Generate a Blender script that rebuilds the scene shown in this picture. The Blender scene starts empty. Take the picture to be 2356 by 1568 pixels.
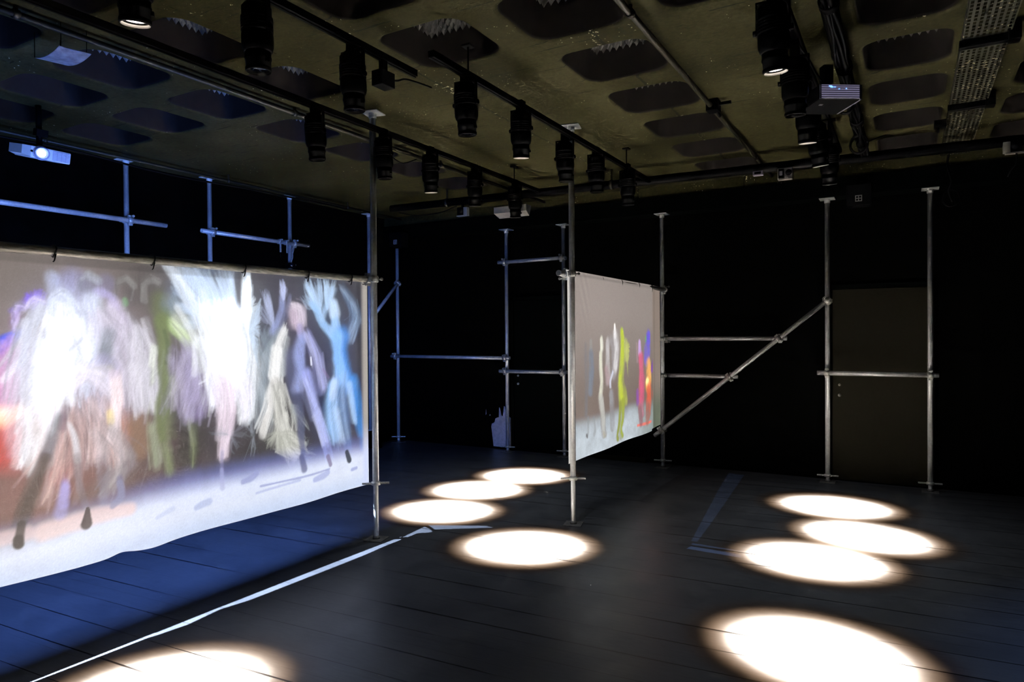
import bpy, bmesh, math, random
import numpy as np
from mathutils import Vector, Matrix

S = bpy.context.scene
COL = S.collection
random.seed(7)
RNG = np.random.default_rng(7)

# ------------------------------------------------------------------ camera, view, world
EYE = Vector((0, 0, 1.6))
yaw, pitch, roll = 0.52571, -0.010324, -0.0069192
fwd = Vector((-math.sin(yaw)*math.cos(pitch), math.cos(yaw)*math.cos(pitch), math.sin(pitch)))
rgt = Vector((math.cos(yaw), math.sin(yaw), 0)); upv = rgt.cross(fwd)
r2 = rgt*math.cos(roll) + upv*math.sin(roll); u2 = -rgt*math.sin(roll) + upv*math.cos(roll)
cam_data = bpy.data.cameras.new('camera'); cam = bpy.data.objects.new('camera', cam_data); COL.objects.link(cam)
M3 = Matrix((r2, u2, -fwd)).transposed()
cam.matrix_world = Matrix.Translation(EYE) @ M3.to_4x4()
cam_data.sensor_width = 36; cam_data.lens = 36*1567.9/2356; cam_data.clip_start = 0.05
S.camera = cam
vs = S.view_settings
vs.view_transform = 'Standard'; vs.look = 'None'; vs.gamma = 1; vs.use_curve_mapping = False
vs.exposure = 0.0
S.cycles.use_denoising = True
S.cycles.use_adaptive_sampling = True; S.cycles.adaptive_threshold = 0.15
S.cycles.max_bounces = 4; S.cycles.diffuse_bounces = 3; S.cycles.glossy_bounces = 2
S.cycles.sample_clamp_indirect = 25
world = bpy.data.worlds.new('dark'); S.world = world; world.use_nodes = True
world.node_tree.nodes['Background'].inputs[0].default_value = (0.5, 0.55, 0.6, 1)
world.node_tree.nodes['Background'].inputs[1].default_value = 0.0

POOL_POWER = 10500.0           # each stage spotlight
FRONT_GAIN = 1.0              # projected pictures
REAR_GLOW = (3.6, 7.4, 25.0) # screen film, rear face

# ------------------------------------------------------------------ materials
def lin(c):
    return tuple(((v/255)/12.92 if v/255 <= .04045 else ((v/255+.055)/1.055)**2.4) for v in c)

class NT:
    def __init__(s, name):
        s.m = bpy.data.materials.new(name); s.m.use_nodes = True
        s.t = s.m.node_tree; s.b = s.t.nodes['Principled BSDF']; s.out = s.t.nodes['Material Output']
    def n(s, kind, **k):
        nd = s.t.nodes.new(kind)
        for a, v in k.items():
            if a.startswith('i_'):
                key = a[2:]; key = int(key) if key.isdigit() else key
                nd.inputs[key].default_value = v
            else: setattr(nd, a, v)
        return nd
    def l(s, a, b): s.t.links.new(a, b)
    def math(s, op, a, b=None, c=None):
        nd = s.n('ShaderNodeMath', operation=op)
        for i, v in enumerate((a, b, c)):
            if v is None: continue
            if isinstance(v, (int, float)): nd.inputs[i].default_value = v
            else: s.l(v, nd.inputs[i])
        return nd.outputs[0]
    def ramp(s, fac, stops):
        nd = s.n('ShaderNodeValToRGB'); e = nd.color_ramp.elements
        while len(e) < len(stops): e.new(0.5)
        for el, (p, c) in zip(e, stops):
            el.position = p; el.color = (*c, 1) if len(c) == 3 else c
        s.l(fac, nd.inputs[0]); return nd.outputs[0]
    def mix(s, fac, a, b):
        nd = s.n('ShaderNodeMix', data_type='RGBA')
        for i, v in ((0, fac), (6, a), (7, b)):
            if isinstance(v, (int, float)): nd.inputs[i].default_value = v
            elif isinstance(v, tuple): nd.inputs[i].default_value = (*v, 1)
            else: s.l(v, nd.inputs[i])
        return nd.outputs[2]
    def pos(s): return s.n('ShaderNodeNewGeometry').outputs['Position']
    def noise(s, vec, scale, detail=3, rough=.55):
        nd = s.n('ShaderNodeTexNoise'); nd.inputs['Scale'].default_value = scale
        nd.inputs['Detail'].default_value = detail; nd.inputs['Roughness'].default_value = rough
        s.l(vec, nd.inputs['Vector']); return nd.outputs['Fac']
    def bump(s, h, st=.3, d=.01):
        nd = s.n('ShaderNodeBump'); nd.inputs['Strength'].default_value = st; nd.inputs['Distance'].default_value = d
        s.l(h, nd.inputs['Height']); s.l(nd.outputs[0], s.b.inputs['Normal'])

def pbr(name, col, rough=.5, metal=0.0, var=.25, scale=20, spec=.5):
    t = NT(name)
    tc = t.n('ShaderNodeTexCoord').outputs['Object']
    f = t.noise(tc, scale)
    a = tuple(c*(1-var) for c in col); b = tuple(min(1, c*(1+var)) for c in col)
    t.l(t.ramp(f, [(.3, a), (.7, b)]), t.b.inputs['Base Color'])
    t.b.inputs['Roughness'].default_value = rough; t.b.inputs['Metallic'].default_value = metal
    t.b.inputs['Specular IOR Level'].default_value = spec
    return t.m

def glow(name, col, strength):
    t = NT(name)
    t.b.inputs['Base Color'].default_value = (.8, .8, .8, 1)
    t.b.inputs['Emission Color'].default_value = (*col, 1)
    t.b.inputs['Emission Strength'].default_value = strength
    return t.m

M = {}
M['galv'] = None
def galv():
    t = NT('galvanised_steel')
    tc = t.n('ShaderNodeTexCoord').outputs['Object']
    f = t.noise(tc, 60, 4, .6); g = t.noise(tc, 9, 2)
    c = t.ramp(f, [(.3, (.62, .64, .65)), (.7, (.88, .90, .90))])
    c = t.mix(t.ramp(g, [(.42, (0, 0, 0)), (.75, (1, 1, 1))]), c, (.56, .56, .57))
    t.l(c, t.b.inputs['Base Color'])
    t.b.inputs['Metallic'].default_value = .30; t.b.inputs['Roughness'].default_value = .34
    return t.m
M['galv'] = galv()
M['weathered'] = None
def weathered():
    t = NT('weathered_steel_tube')
    p = t.pos(); mp = t.n('ShaderNodeMapping'); mp.inputs['Scale'].default_value = (1, .12, 1); t.l(p, mp.inputs[0])
    f = t.noise(mp.outputs[0], 90, 4, .65)
    t.l(t.ramp(f, [(.32, (.16, .145, .12)), (.6, (.66, .63, .56))]), t.b.inputs['Base Color'])
    t.b.inputs['Metallic'].default_value = .5; t.b.inputs['Roughness'].default_value = .5
    return t.m
M['weathered'] = weathered()
M['plate'] = pbr('zinc_plate', (.85, .87, .86), .5, .1, .15, 30)
M['clamp'] = pbr('forged_clamp', (.60, .60, .57), .42, .4, .3, 60)
M['blackmetal'] = pbr('black_metal', (.0022, .0022, .0024), .42, 0, .3, 30, .03)
M['blackplastic'] = pbr('black_plastic', (.0024, .0024, .0028), .6, 0, .2, 30, .02)
M['rubber'] = pbr('cable_rubber', (.0025, .0025, .003), .5, 0, .2, 30, .06)
M['white'] = pbr('white_plastic', (.72, .71, .68), .5, 0, .06, 20)
M['offwhite'] = pbr('offwhite_plastic', (.34, .33, .30), .6, 0, .15, 20)  # greyer white for the small boxes under the ceiling
M['greyplastic'] = pbr('grey_plastic', (.42, .40, .50), .4, 0, .1, 20)
M['foam'] = pbr('grey_acoustic_foam', (.20, .195, .18), .95, 0, .12, 40, .1)
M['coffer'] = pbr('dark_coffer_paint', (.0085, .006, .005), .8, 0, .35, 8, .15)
M['wall'] = pbr('matt_black_wall_paint', (.0011, .0011, .0011), .95, 0, .4, 6, .0)
M['door'] = pbr('dark_door_paint', (.0075, .0066, .0042), .8, 0, .15, 50, .02)
M['trim'] = pbr('black_trim_paint', (.0010, .0012, .0012), .9, 0, .3, 12, .0)
M['pipe'] = pbr('painted_pipe', (.022, .019, .010), .5, .0, .4, 30, .4)
M['lensdark'] = pbr('coated_lens', (.01, .012, .02), .06, 0, 0, 5, 1.0)
M['lampon'] = glow('lit_lamp_lens', (1, .90, .80), 9.0)
M['rimwhite'] = pbr('lens_rim_lining', (.55, .52, .48), .6, 0, .05, 10)
M['projlens'] = glow('lit_projector_lens', (.45, .65, 1.0), 14.0)
M['projglow'] = glow('projector_vent_light', (.12, .3, 1.0), 3.0)
M['sideglow'] = glow('added_ribbed_side_glow', (.42, .38, .62), .30)  # weak glow added so the projector's ribbed side looks lit
M['peel'] = pbr('bare_plaster', (.80, .74, .76), .9, 0, .2, 25, .1)
M['paper'] = pbr('silvery_sheet', (.26, .27, .30), .5, .2, .4, 22)
M['footplate'] = pbr('dark_steel_foot', (.16, .155, .15), .5, .3, .3, 30)  # base plates, darker than the zinc of the top plates
M['tie'] = pbr('black_cable_tie', (.006, .006, .006), .4, 0, 0, 10, .4)

def floor_mat():
    t = NT('black_painted_floorboards')
    p = t.pos()
    mp = t.n('ShaderNodeMapping'); mp.inputs['Rotation'].default_value = (0, 0, -.062); t.l(p, mp.inputs[0])
    sx = t.n('ShaderNodeSeparateXYZ'); t.l(mp.outputs[0], sx.inputs[0])
    # irregular board seams along x
    wob = t.noise(mp.outputs[0], .8, 1)
    yy = t.math('ADD', sx.outputs[1], t.math('MULTIPLY', wob, .02))
    cell = t.math('DIVIDE', yy, .235)
    fr = t.math('FRACT', cell)
    d = t.math('MINIMUM', fr, t.math('SUBTRACT', 1.0, fr))
    mp2 = t.n('ShaderNodeMapping'); mp2.inputs['Scale'].default_value = (.7, 4.2, 1); t.l(mp.outputs[0], mp2.inputs[0])
    br = t.noise(mp2.outputs[0], 1.0, 2)
    wid = t.math('MULTIPLY', t.math('SUBTRACT', br, .34), .085)
    seam = t.math('LESS_THAN', d, wid)
    cell2 = t.math('FRACT', t.math('DIVIDE', t.math('ADD', yy, .07), .093))
    d2 = t.math('MINIMUM', cell2, t.math('SUBTRACT', 1.0, cell2))
    wid2 = t.math('MULTIPLY', t.math('SUBTRACT', br, .52), .14)
    seam2 = t.math('LESS_THAN', d2, wid2)
    sm = t.math('MAXIMUM', seam, t.math('MULTIPLY', seam2, .6))
    g1 = t.noise(p, 3.0, 5, .6); g2 = t.noise(mp2.outputs[0], 14, 4, .6)
    mixn = t.math('MULTIPLY', t.math('ADD', g1, g2), .5)
    base = t.ramp(mixn, [(.3, (.040, .043, .049)), (.7, (.074, .078, .086))])
    c = t.mix(sm, base, (.0035, .0035, .004))
    v = t.n('ShaderNodeTexVoronoi'); v.inputs['Scale'].default_value = 9; t.l(p, v.inputs['Vector'])
    spk = t.math('MULTIPLY', t.math('LESS_THAN', v.outputs['Distance'], .035), t.math('GREATER_THAN', t.noise(p, 1.7, 2), .60))
    c = t.mix(t.math('MULTIPLY', spk, .5), c, (.4, .38, .34))
    t.l(c, t.b.inputs['Base Color'])
    t.l(t.ramp(g1, [(.3, (.33,)*3), (.7, (.48,)*3)]), t.b.inputs['Roughness'])
    t.b.inputs['Specular IOR Level'].default_value = .6
    t.bump(t.math('SUBTRACT', t.math('MULTIPLY', g2, .12), sm), .35, .004)
    return t.m

def ceiling_mat():
    t = NT('olive_painted_board_marked_concrete')
    p = t.pos()
    sx = t.n('ShaderNodeSeparateXYZ'); t.l(p, sx.inputs[0])
    big = t.noise(p, 1.3, 4, .6); fine = t.noise(p, 30, 4, .7)
    base = t.ramp(t.math('ADD', t.math('MULTIPLY', big, .6), t.math('MULTIPLY', fine, .4)),
                  [(.38, (.0125, .0115, .0038)), (.52, (.0295, .0268, .0098)), (.66, (.050, .0455, .0200))])
    # green stains
    gs = t.ramp(t.noise(p, 4.5, 5, .7), [(.60, (0, 0, 0)), (.70, (1, 1, 1))])
    base = t.mix(t.math('MULTIPLY', gs, .6), base, (.008, .013, .008))
    # shuttering board lines along x
    mp = t.n('ShaderNodeMapping'); mp.inputs['Scale'].default_value = (2.2, 11, 1); t.l(p, mp.inputs[0])
    brk = t.noise(mp.outputs[0], 1.5, 3, .7)
    fr = t.math('FRACT', t.math('DIVIDE', sx.outputs[1], .098))
    d = t.math('MINIMUM', fr, t.math('SUBTRACT', 1.0, fr))
    line = t.math('LESS_THAN', d, t.math('MULTIPLY', t.math('SUBTRACT', brk, .535), .8))
    # panel joints along y
    def joint(x0):
        w = t.math('ADD', sx.outputs[0], t.math('MULTIPLY', t.noise(p, 14, 3), .035))
        return t.math('ABSOLUTE', t.math('SUBTRACT', w, x0 + .0175))
    j1, j2 = joint(-2.80), joint(-1.57)
    jm = t.math('MINIMUM', j1, j2)
    jl = t.math('LESS_THAN', jm, t.math('MULTIPLY', t.noise(p, 11, 3), .020))
    dark = t.math('MAXIMUM', line, jl)
    base = t.mix(t.math('MULTIPLY', dark, .85), base, (.004, .0038, .0022))
    # paint flakes
    nz = t.n('ShaderNodeTexNoise'); nz.inputs['Scale'].default_value = 42; nz.inputs['Detail'].default_value = 4; nz.inputs['Roughness'].default_value = .6; t.l(p, nz.inputs['Vector'])
    f = nz.outputs['Fac']
    cl = t.ramp(t.noise(p, 1.9, 2), [(.48, (0, 0, 0)), (.62, (1, 1, 1))])
    near = t.math('MULTIPLY', t.math('LESS_THAN', jm, .035), t.math('GREATER_THAN', t.noise(p, 4, 2), .47))
    thr = t.math('SUBTRACT', .756, t.math('ADD', t.math('MULTIPLY', cl, .075), t.math('MULTIPLY', near, .085)))
    fl = t.math('GREATER_THAN', f, thr)
    base = t.mix(fl, base, (.80, .76, .58))
    t.l(base, t.b.inputs['Base Color'])
    t.b.inputs['Roughness'].default_value = .7; t.b.inputs['Specular IOR Level'].default_value = .06
    t.bump(t.math('SUBTRACT', fine, dark), .4, .006)
    return t.m
M['floor'] = floor_mat(); M['ceiling'] = ceiling_mat()

def tray_mat():
    t = NT('perforated_zinc')
    p = t.pos()
    v = t.n('ShaderNodeTexVoronoi'); v.inputs['Scale'].default_value = 34; t.l(p, v.inputs['Vector'])
    k = t.math('MULTIPLY', t.math('LESS_THAN', v.outputs['Distance'], .30), t.math('GREATER_THAN', t.noise(p, 7, 2), .50))  # mask for pale gold flecks, glints painted into the tray colour
    c = t.mix(k, t.ramp(t.noise(p, 9, 3), [(.3, (.022, .022, .013)), (.7, (.05, .05, .034))]), (.62, .56, .36))
    t.l(c, t.b.inputs['Base Color']); t.b.inputs['Metallic'].default_value = .0; t.b.inputs['Roughness'].default_value = .45
    return t.m
M['tray'] = tray_mat()

def screen_mat(name, gain, rear):
    t = NT(name)
    at = t.n('ShaderNodeVertexColor', layer_name='picture').outputs[0]
    bf = t.n('ShaderNodeNewGeometry').outputs['Backfacing']
    lum = t.n('ShaderNodeRGBToBW'); t.l(at, lum.inputs[0])
    sc = t.n('ShaderNodeVectorMath', operation='SCALE'); sc.inputs[0].default_value = rear
    t.l(lum.outputs[0], sc.inputs['Scale'])
    e = t.mix(bf, at, sc.outputs[0])
    t.l(e, t.b.inputs['Emission Color']); t.b.inputs['Emission Strength'].default_value = gain
    p = t.pos()
    w = t.noise(p, 260, 2)
    t.l(t.ramp(w, [(.3, (.07, .07, .07)), (.7, (.09, .09, .09))]), t.b.inputs['Base Color'])
    t.b.inputs['Roughness'].default_value = .9; t.b.inputs['Specular IOR Level'].default_value = .1
    return t.m

# ------------------------------------------------------------------ mesh helpers
class MB:
    def __init__(s): s.v = []; s.f = []; s.mi = []; s.sm = []
    def quad(s, pts, mi=0, sm=False):
        b = len(s.v); s.v += [tuple(p) for p in pts]; s.f.append(tuple(range(b, b+len(pts)))); s.mi.append(mi); s.sm.append(sm)
    def box(s, lo, hi, mi=0, mat=None, bev=0.0):
        bm = bmesh.new(); bmesh.ops.create_cube(bm, size=1)
        lo, hi = Vector(lo), Vector(hi); c = (lo+hi)/2; d = hi-lo
        for v in bm.verts: v.co = Vector((v.co.x*d.x, v.co.y*d.y, v.co.z*d.z)) + c
        if bev > 0: bmesh.ops.bevel(bm, geom=bm.edges[:], offset=bev, segments=2, affect='EDGES', profile=.5)
        s._bm(bm, mi, mat)
    def _bm(s, bm, mi, mat=None, sm=False):
        bmesh.ops.recalc_face_normals(bm, faces=bm.faces[:])
        bm.verts.index_update(); b = len(s.v)
        s.v += [tuple(mat @ v.co) if mat else tuple(v.co) for v in bm.verts]
        for f in bm.faces: s.f.append(tuple(b+v.index for v in f.verts)); s.mi.append(mi); s.sm.append(sm)
        bm.free()
    def lathe(s, prof, n=24, mi=0, mat=None, closed=False, sm=True):
        # prof: list of (r, z) revolved about z
        b = len(s.v)
        for r, z in prof:
            for k in range(n):
                a = 2*math.pi*k/n; p = Vector((r*math.cos(a), r*math.sin(a), z)); s.v.append(tuple(mat @ p) if mat else tuple(p))
        m = len(prof)
        for i in range(m if closed else m-1):
            i2 = (i+1) % m
            for k in range(n):
                k2 = (k+1) % n
                s.f.append((b+i*n+k, b+i*n+k2, b+i2*n+k2, b+i2*n+k)); s.mi.append(mi); s.sm.append(sm)
        if not closed:
            if prof[0][0] > 1e-6: s.f.append(tuple(b+k for k in range(n))[::-1]); s.mi.append(mi); s.sm.append(False)
            if prof[-1][0] > 1e-6: s.f.append(tuple(b+(m-1)*n+k for k in range(n))); s.mi.append(mi); s.sm.append(False)
    def cyl(s, a, b_, r, n=20, mi=0, r2=None):
        a, b_ = Vector(a), Vector(b_); d = b_-a
        q = d.to_track_quat('Z', 'Y').to_matrix().to_4x4(); mat = Matrix.Translation(a) @ q
        s.lathe([(r, 0), (r2 if r2 else r, d.length)], n, mi, mat)
    def pipe(s, a, b_, r, t=.004, n=24, mi=0):   # open hollow tube
        a, b_ = Vector(a), Vector(b_); d = b_-a
        q = d.to_track_quat('Z', 'Y').to_matrix().to_4x4(); mat = Matrix.Translation(a) @ q
        L = d.length
        s.lathe([(r, 0), (r, L), (r-t, L), (r-t, 0)], n, mi, mat, closed=True)
    def wire(s, pts, r, n=8, mi=0):
        pts = [Vector(p) for p in pts]; b = len(s.v); prev = None
        for i, p in enumerate(pts):
            d = (pts[min(i+1, len(pts)-1)] - pts[max(i-1, 0)]).normalized()
            if prev is None: x = d.orthogonal().normalized()
            else: x = (prev - d*prev.dot(d)).normalized()
            prev = x; y = d.cross(x)
            for k in range(n):
                a = 2*math.pi*k/n; s.v.append(tuple(p + r*(x*math.cos(a) + y*math.sin(a))))
        for i in range(len(pts)-1):
            for k in range(n):
                k2 = (k+1) % n
                s.f.append((b+i*n+k, b+i*n+k2, b+(i+1)*n+k2, b+(i+1)*n+k)); s.mi.append(mi); s.sm.append(True)
        s.f.append(tuple(b+k for k in range(n))[::-1]); s.f.append(tuple(b+(len(pts)-1)*n+k for k in range(n)))
        s.mi += [mi, mi]; s.sm += [False, False]
    def mesh(s, name, mats):
        me = bpy.data.meshes.new(name); me.from_pydata(s.v, [], s.f)
        me.polygons.foreach_set('material_index', s.mi); me.polygons.foreach_set('use_smooth', s.sm)
        for m in (mats if isinstance(mats, (list, tuple)) else [mats]): me.materials.append(m)
        me.update(); return me

def link(name, me, parent=None, loc=None):
    o = bpy.data.objects.new(name, me); COL.objects.link(o)
    if parent: o.parent = parent
    if loc is not None: o.location = loc
    return o
def obj(name, mb, mats, parent=None, loc=None): return link(name, mb.mesh(name, mats), parent, loc)
def tag(o, label, cat, group=None):
    o['label'] = label; o['category'] = cat
    if group: o['group'] = group
    return o
def thing(name, label, cat, loc=(0, 0, 0), group=None, rotz=0):
    o = bpy.data.objects.new(name, None); COL.objects.link(o); o.empty_display_size = .1
    o.location = loc; o.rotation_euler = (0, 0, rotz); return tag(o, label, cat, group)
def struct(o): o['kind'] = 'structure'; return o
def dup(o, parent, loc=None):
    c = o.copy(); COL.objects.link(c); c.parent = parent
    if loc is not None: c.location = loc
    return c

def smooth_curve(pts, n=8):
    P = [Vector(p) for p in pts]; out = []
    for i in range(len(P)-1):
        p0, p1, p2, p3 = P[max(i-1, 0)], P[i], P[i+1], P[min(i+2, len(P)-1)]
        for k in range(n):
            t = k/n
            out.append(.5*((2*p1)+(-p0+p2)*t+(2*p0-5*p1+4*p2-p3)*t*t+(-p0+3*p1-3*p2+p3)*t**3))
    return out + [P[-1]]

# ------------------------------------------------------------------ room shell
XL, XR, YB, YF, ZC = -6.76, 3.6, 8.12, -2.2, 3.33
ZP = 3.012    # underside of the beam along the back wall
mb = MB(); mb.box((XL-.1, YF-.1, -.1), (XR+.1, YB+.1, 0)); fl = struct(obj('floor', mb, M['floor']))

COFFERS = []   # (x0, x1, y0, y1, column index, row index)
Y0, PY, SY = 1.48, .785, .60
COLS = [  # x0, x1, rows, words for the labels
    (-1.93, -1.31, range(0, 8), 'beside the thin ceiling conduit'),
    (-1.15, -.55, (0, 1, 2), 'in front of the right lamp row'),
    (-2.74, -2.11, (0, 1, 2), 'above the middle lamp rail'),
    (-3.95, -3.40, (0, 1, 2), 'above the left lamp rail'),
    (-4.78, -4.20, range(0, 7), 'left of the left lamp rail'),
    (-5.50, -4.94, (0, 1, 2), 'above the left projector'),
    (-6.24, -5.68, (0, 1, 2), 'nearest the left wall'),
    (-.26, .26, range(0, 8), 'between the cable pipe and the cable tray'),
    (.62, 1.2, range(0, 8), 'right of the cable tray'),
    (1.4, 2.0, range(0, 8), 'far right'),
]
for ci, (x0, x1, rows, w) in enumerate(COLS):
    for r in rows: COFFERS.append((x0, x1, Y0+PY*r, Y0+PY*r+SY, ci, r))

def rounded(x0, x1, y0, y1, r, n=6):
    out = []
    for cx, cy, a0 in ((x1-r, y1-r, 0), (x0+r, y1-r, 90), (x0+r, y0+r, 180), (x1-r, y0+r, 270)):
        for k in range(n+1):
            a = math.radians(a0 + 90*k/n); out.append((cx+r*math.cos(a), cy+r*math.sin(a)))
    return out
mb = MB(); MG = .05; CD = .24
xs = {XL-.1, XR+.1}; ys = {YF-.1, YB+.1}
for (x0, x1, y0, y1, ci, r) in COFFERS: xs |= {round(x0-MG, 4), round(x1+MG, 4)}; ys |= {round(y0-MG, 4), round(y1+MG, 4)}
xs, ys = sorted(xs), sorted(ys)
for i in range(len(xs)-1):
    for j in range(len(ys)-1):
        mx, my = (xs[i]+xs[i+1])/2, (ys[j]+ys[j+1])/2
        if any(c[0]-MG < mx < c[1]+MG and c[2]-MG < my < c[3]+MG for c in COFFERS): continue
        mb.quad([(xs[i], ys[j], ZC), (xs[i], ys[j+1], ZC), (xs[i+1], ys[j+1], ZC), (xs[i+1], ys[j], ZC)])
for (x0, x1, y0, y1, ci, r) in COFFERS:
    R0 = .13
    lp = rounded(x0, x1, y0, y1, R0); n = len(lp)
    ccx, ccy = (x0+x1)/2, (y0+y1)/2; hx, hy = (x1-x0)/2, (y1-y0)/2
    outer = []
    for (px, py) in lp:
        ux, uy = (px-ccx)/hx, (py-ccy)/hy; k = max(abs(ux), abs(uy)); ux, uy = ux/k, uy/k
        outer.append((ccx+ux*(hx+MG), ccy+uy*(hy+MG)))
    def ringpts(ins, z):
        return [(ccx+(px-ccx)*(1-ins/hx), ccy+(py-ccy)*(1-ins/hy), z) for px, py in lp]
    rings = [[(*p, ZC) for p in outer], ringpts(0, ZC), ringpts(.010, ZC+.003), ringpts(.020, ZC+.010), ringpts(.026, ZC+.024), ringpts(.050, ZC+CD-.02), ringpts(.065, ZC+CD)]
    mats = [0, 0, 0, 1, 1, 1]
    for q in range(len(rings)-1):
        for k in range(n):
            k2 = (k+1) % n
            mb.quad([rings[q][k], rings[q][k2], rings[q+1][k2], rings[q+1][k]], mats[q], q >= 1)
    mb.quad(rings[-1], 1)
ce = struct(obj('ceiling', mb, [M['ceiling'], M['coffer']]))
bm = bmesh.new(); bm.from_mesh(ce.data); bmesh.ops.remove_doubles(bm, verts=bm.verts[:], dist=.0005); bm.to_mesh(ce.data); bm.free()
mb = MB(); mb.box((XL-.1, YF-.1, ZC+.30), (XR+.1, YB+.1, ZC+.36)); o = obj('ceiling_slab', mb, M['coffer'], ce)

def wall(name, lo, hi, m=None):
    mb = MB(); mb.box(lo, hi); return struct(obj(name, mb, m or M['wall']))
wb = wall('wall_back', (XL-.1, YB, 0), (XR+.1, YB+.1, ZC))
wall('wall_left', (XL-.1, YF, 0), (XL, YB, ZC))
wall('wall_right', (XR, YF, 0), (XR+.1, YB, ZC))
wall('wall_front', (XL, YF-.1, 0), (XR, YF, ZC))
mb = MB(); mb.box((XL, 7.85, ZP), (XR, YB, 3.205)); struct(obj('trim_1', mb, M['trim']))
mb = MB(); mb.box((XL, 7.87, 3.205), (XR, YB, ZC)); struct(obj('trim_3', mb, M['ceiling']))
# light plinth behind the right screen, skirting
mb = MB(); mb.box((-3.46, 8.06, 0), (-2.79, YB, .055), bev=.004); struct(obj('baseboard_back', mb, M['door']))
# vertical wall joint right of the doors
mb = MB(); mb.box((.63, YB-.006, 0), (.66, YB, ZP)); struct(obj('trim_2', mb, M['wall']))

# bare plaster patch on the back wall
mb = MB()
out = [(-5.02, .03), (-5.03, .12), (-5.045, .24), (-5.055, .30), (-5.045, .345), (-5.02, .355), (-5.0, .37), (-4.985, .42), (-4.955, .435), (-4.93, .44), (-4.925, .58), (-4.91, .565), (-4.89, .47),
       (-4.865, .455), (-4.845, .60), (-4.83, .59), (-4.815, .50), (-4.79, .47), (-4.77, .46), (-4.70, .42), (-4.665, .40), (-4.645, .33), (-4.64, .20), (-4.65, .03)]
cx_, cz_ = -4.83, .24
yb = YB-.004
for i in range(len(out)):
    a, b = out[i], out[(i+1) % len(out)]
    mb.quad([(cx_, yb, cz_), (a[0], yb, a[1]), (b[0], yb, b[1])])
    mb.quad([(a[0], yb, a[1]), (a[0], YB, a[1]), (b[0], YB, b[1]), (b[0], yb, b[1])])
for (x, z, w, h) in ((-5.14, .46, .012, .09), (-5.075, .455, .022, .022), (-4.62, .50, .012, .02), (-4.57, .30, .012, .02)):
    mb.quad([(x-w/2, yb, z), (x+w/2, yb, z+h*.2), (x, yb, z+h)])
pp = obj('peeled_patch', mb, M['peel'], wb); pp['label'] = 'bare pale plaster where the black paint has come off'

def door(name, x0, x1, h, hx, mat='door'):
    mb = MB(); mb.box((x0, YB-.03, .012), (x1, YB, h), bev=.003)
    d = struct(obj(name, mb, M[mat]))
    f = MB()
    f.box((x0-.05, YB-.045, .0), (x0-.005, YB, h+.05)); f.box((x1+.005, YB-.045, 0), (x1+.05, YB, h+.05)); f.box((x0-.05, YB-.045, h+.005), (x1+.05, YB, h+.055))
    obj('door_frame', f, M['trim'], d)
    rot = Matrix.Rotation(math.radians(90), 4, 'X')
    for z, r in ((1.03, .014), (.92, .017)):
        k = MB(); k.lathe([(r, 0), (r, .006), (r*.6, .008), (r*.6, .02), (0, .022)], 16, 0, Matrix.Translation((hx, YB-.03, z)) @ rot)
        obj('door_lock', k, M['clamp'], d)
door('door_1', -.70, .19, 2.05, -.63)
door('door_2', -4.66, -3.86, 2.05, -4.60, 'trim')

# ------------------------------------------------------------------ acoustic foam in the coffers
FN = 9
def foam_mesh(w, h):
    mb = MB(); mb.box((-w/2, -h/2, -.02), (w/2, h/2, 0))
    nx, ny = max(1, round(w/.046)), max(1, round(h/.046)); dx, dy = w/nx, h/ny
    for i in range(nx):
        for j in range(ny):
            a = (-w/2+i*dx, -h/2+j*dy); z0, z1 = -.02, -.072
            q = [(a[0], a[1], z0), (a[0]+dx, a[1], z0), (a[0]+dx, a[1]+dy, z0), (a[0], a[1]+dy, z0)]; c = (a[0]+dx/2, a[1]+dy/2, z1)
            for k in range(4): mb.quad([q[(k+1) % 4], q[k], c])
    return mb.mesh('acoustic_foam', M['foam'])
FM = {}
ORD = ['nearest the camera', 'second in depth', 'third in depth', 'fourth in depth', 'fifth in depth', 'sixth in depth', 'seventh in depth', 'farthest away']
for (x0, x1, y0, y1, ci, r) in COFFERS:
    if ci == 9 or (ci == 8 and r < 2): continue
    if ci in (5, 6) and r == 0: continue
    w, h = round(x1-x0-.15, 3), round(y1-y0-.15, 3)
    if (w, h) not in FM: FM[(w, h)] = foam_mesh(w, h)
    o = link('acoustic_foam', FM[(w, h)], None, ((x0+x1)/2, (y0+y1)/2, ZC+CD))
    tag(o, 'grey pyramid foam, coffer %s, %s' % (ORD[r], COLS[ci][3]), 'acoustic foam', 'foam tiles in the ceiling coffers')

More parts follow.
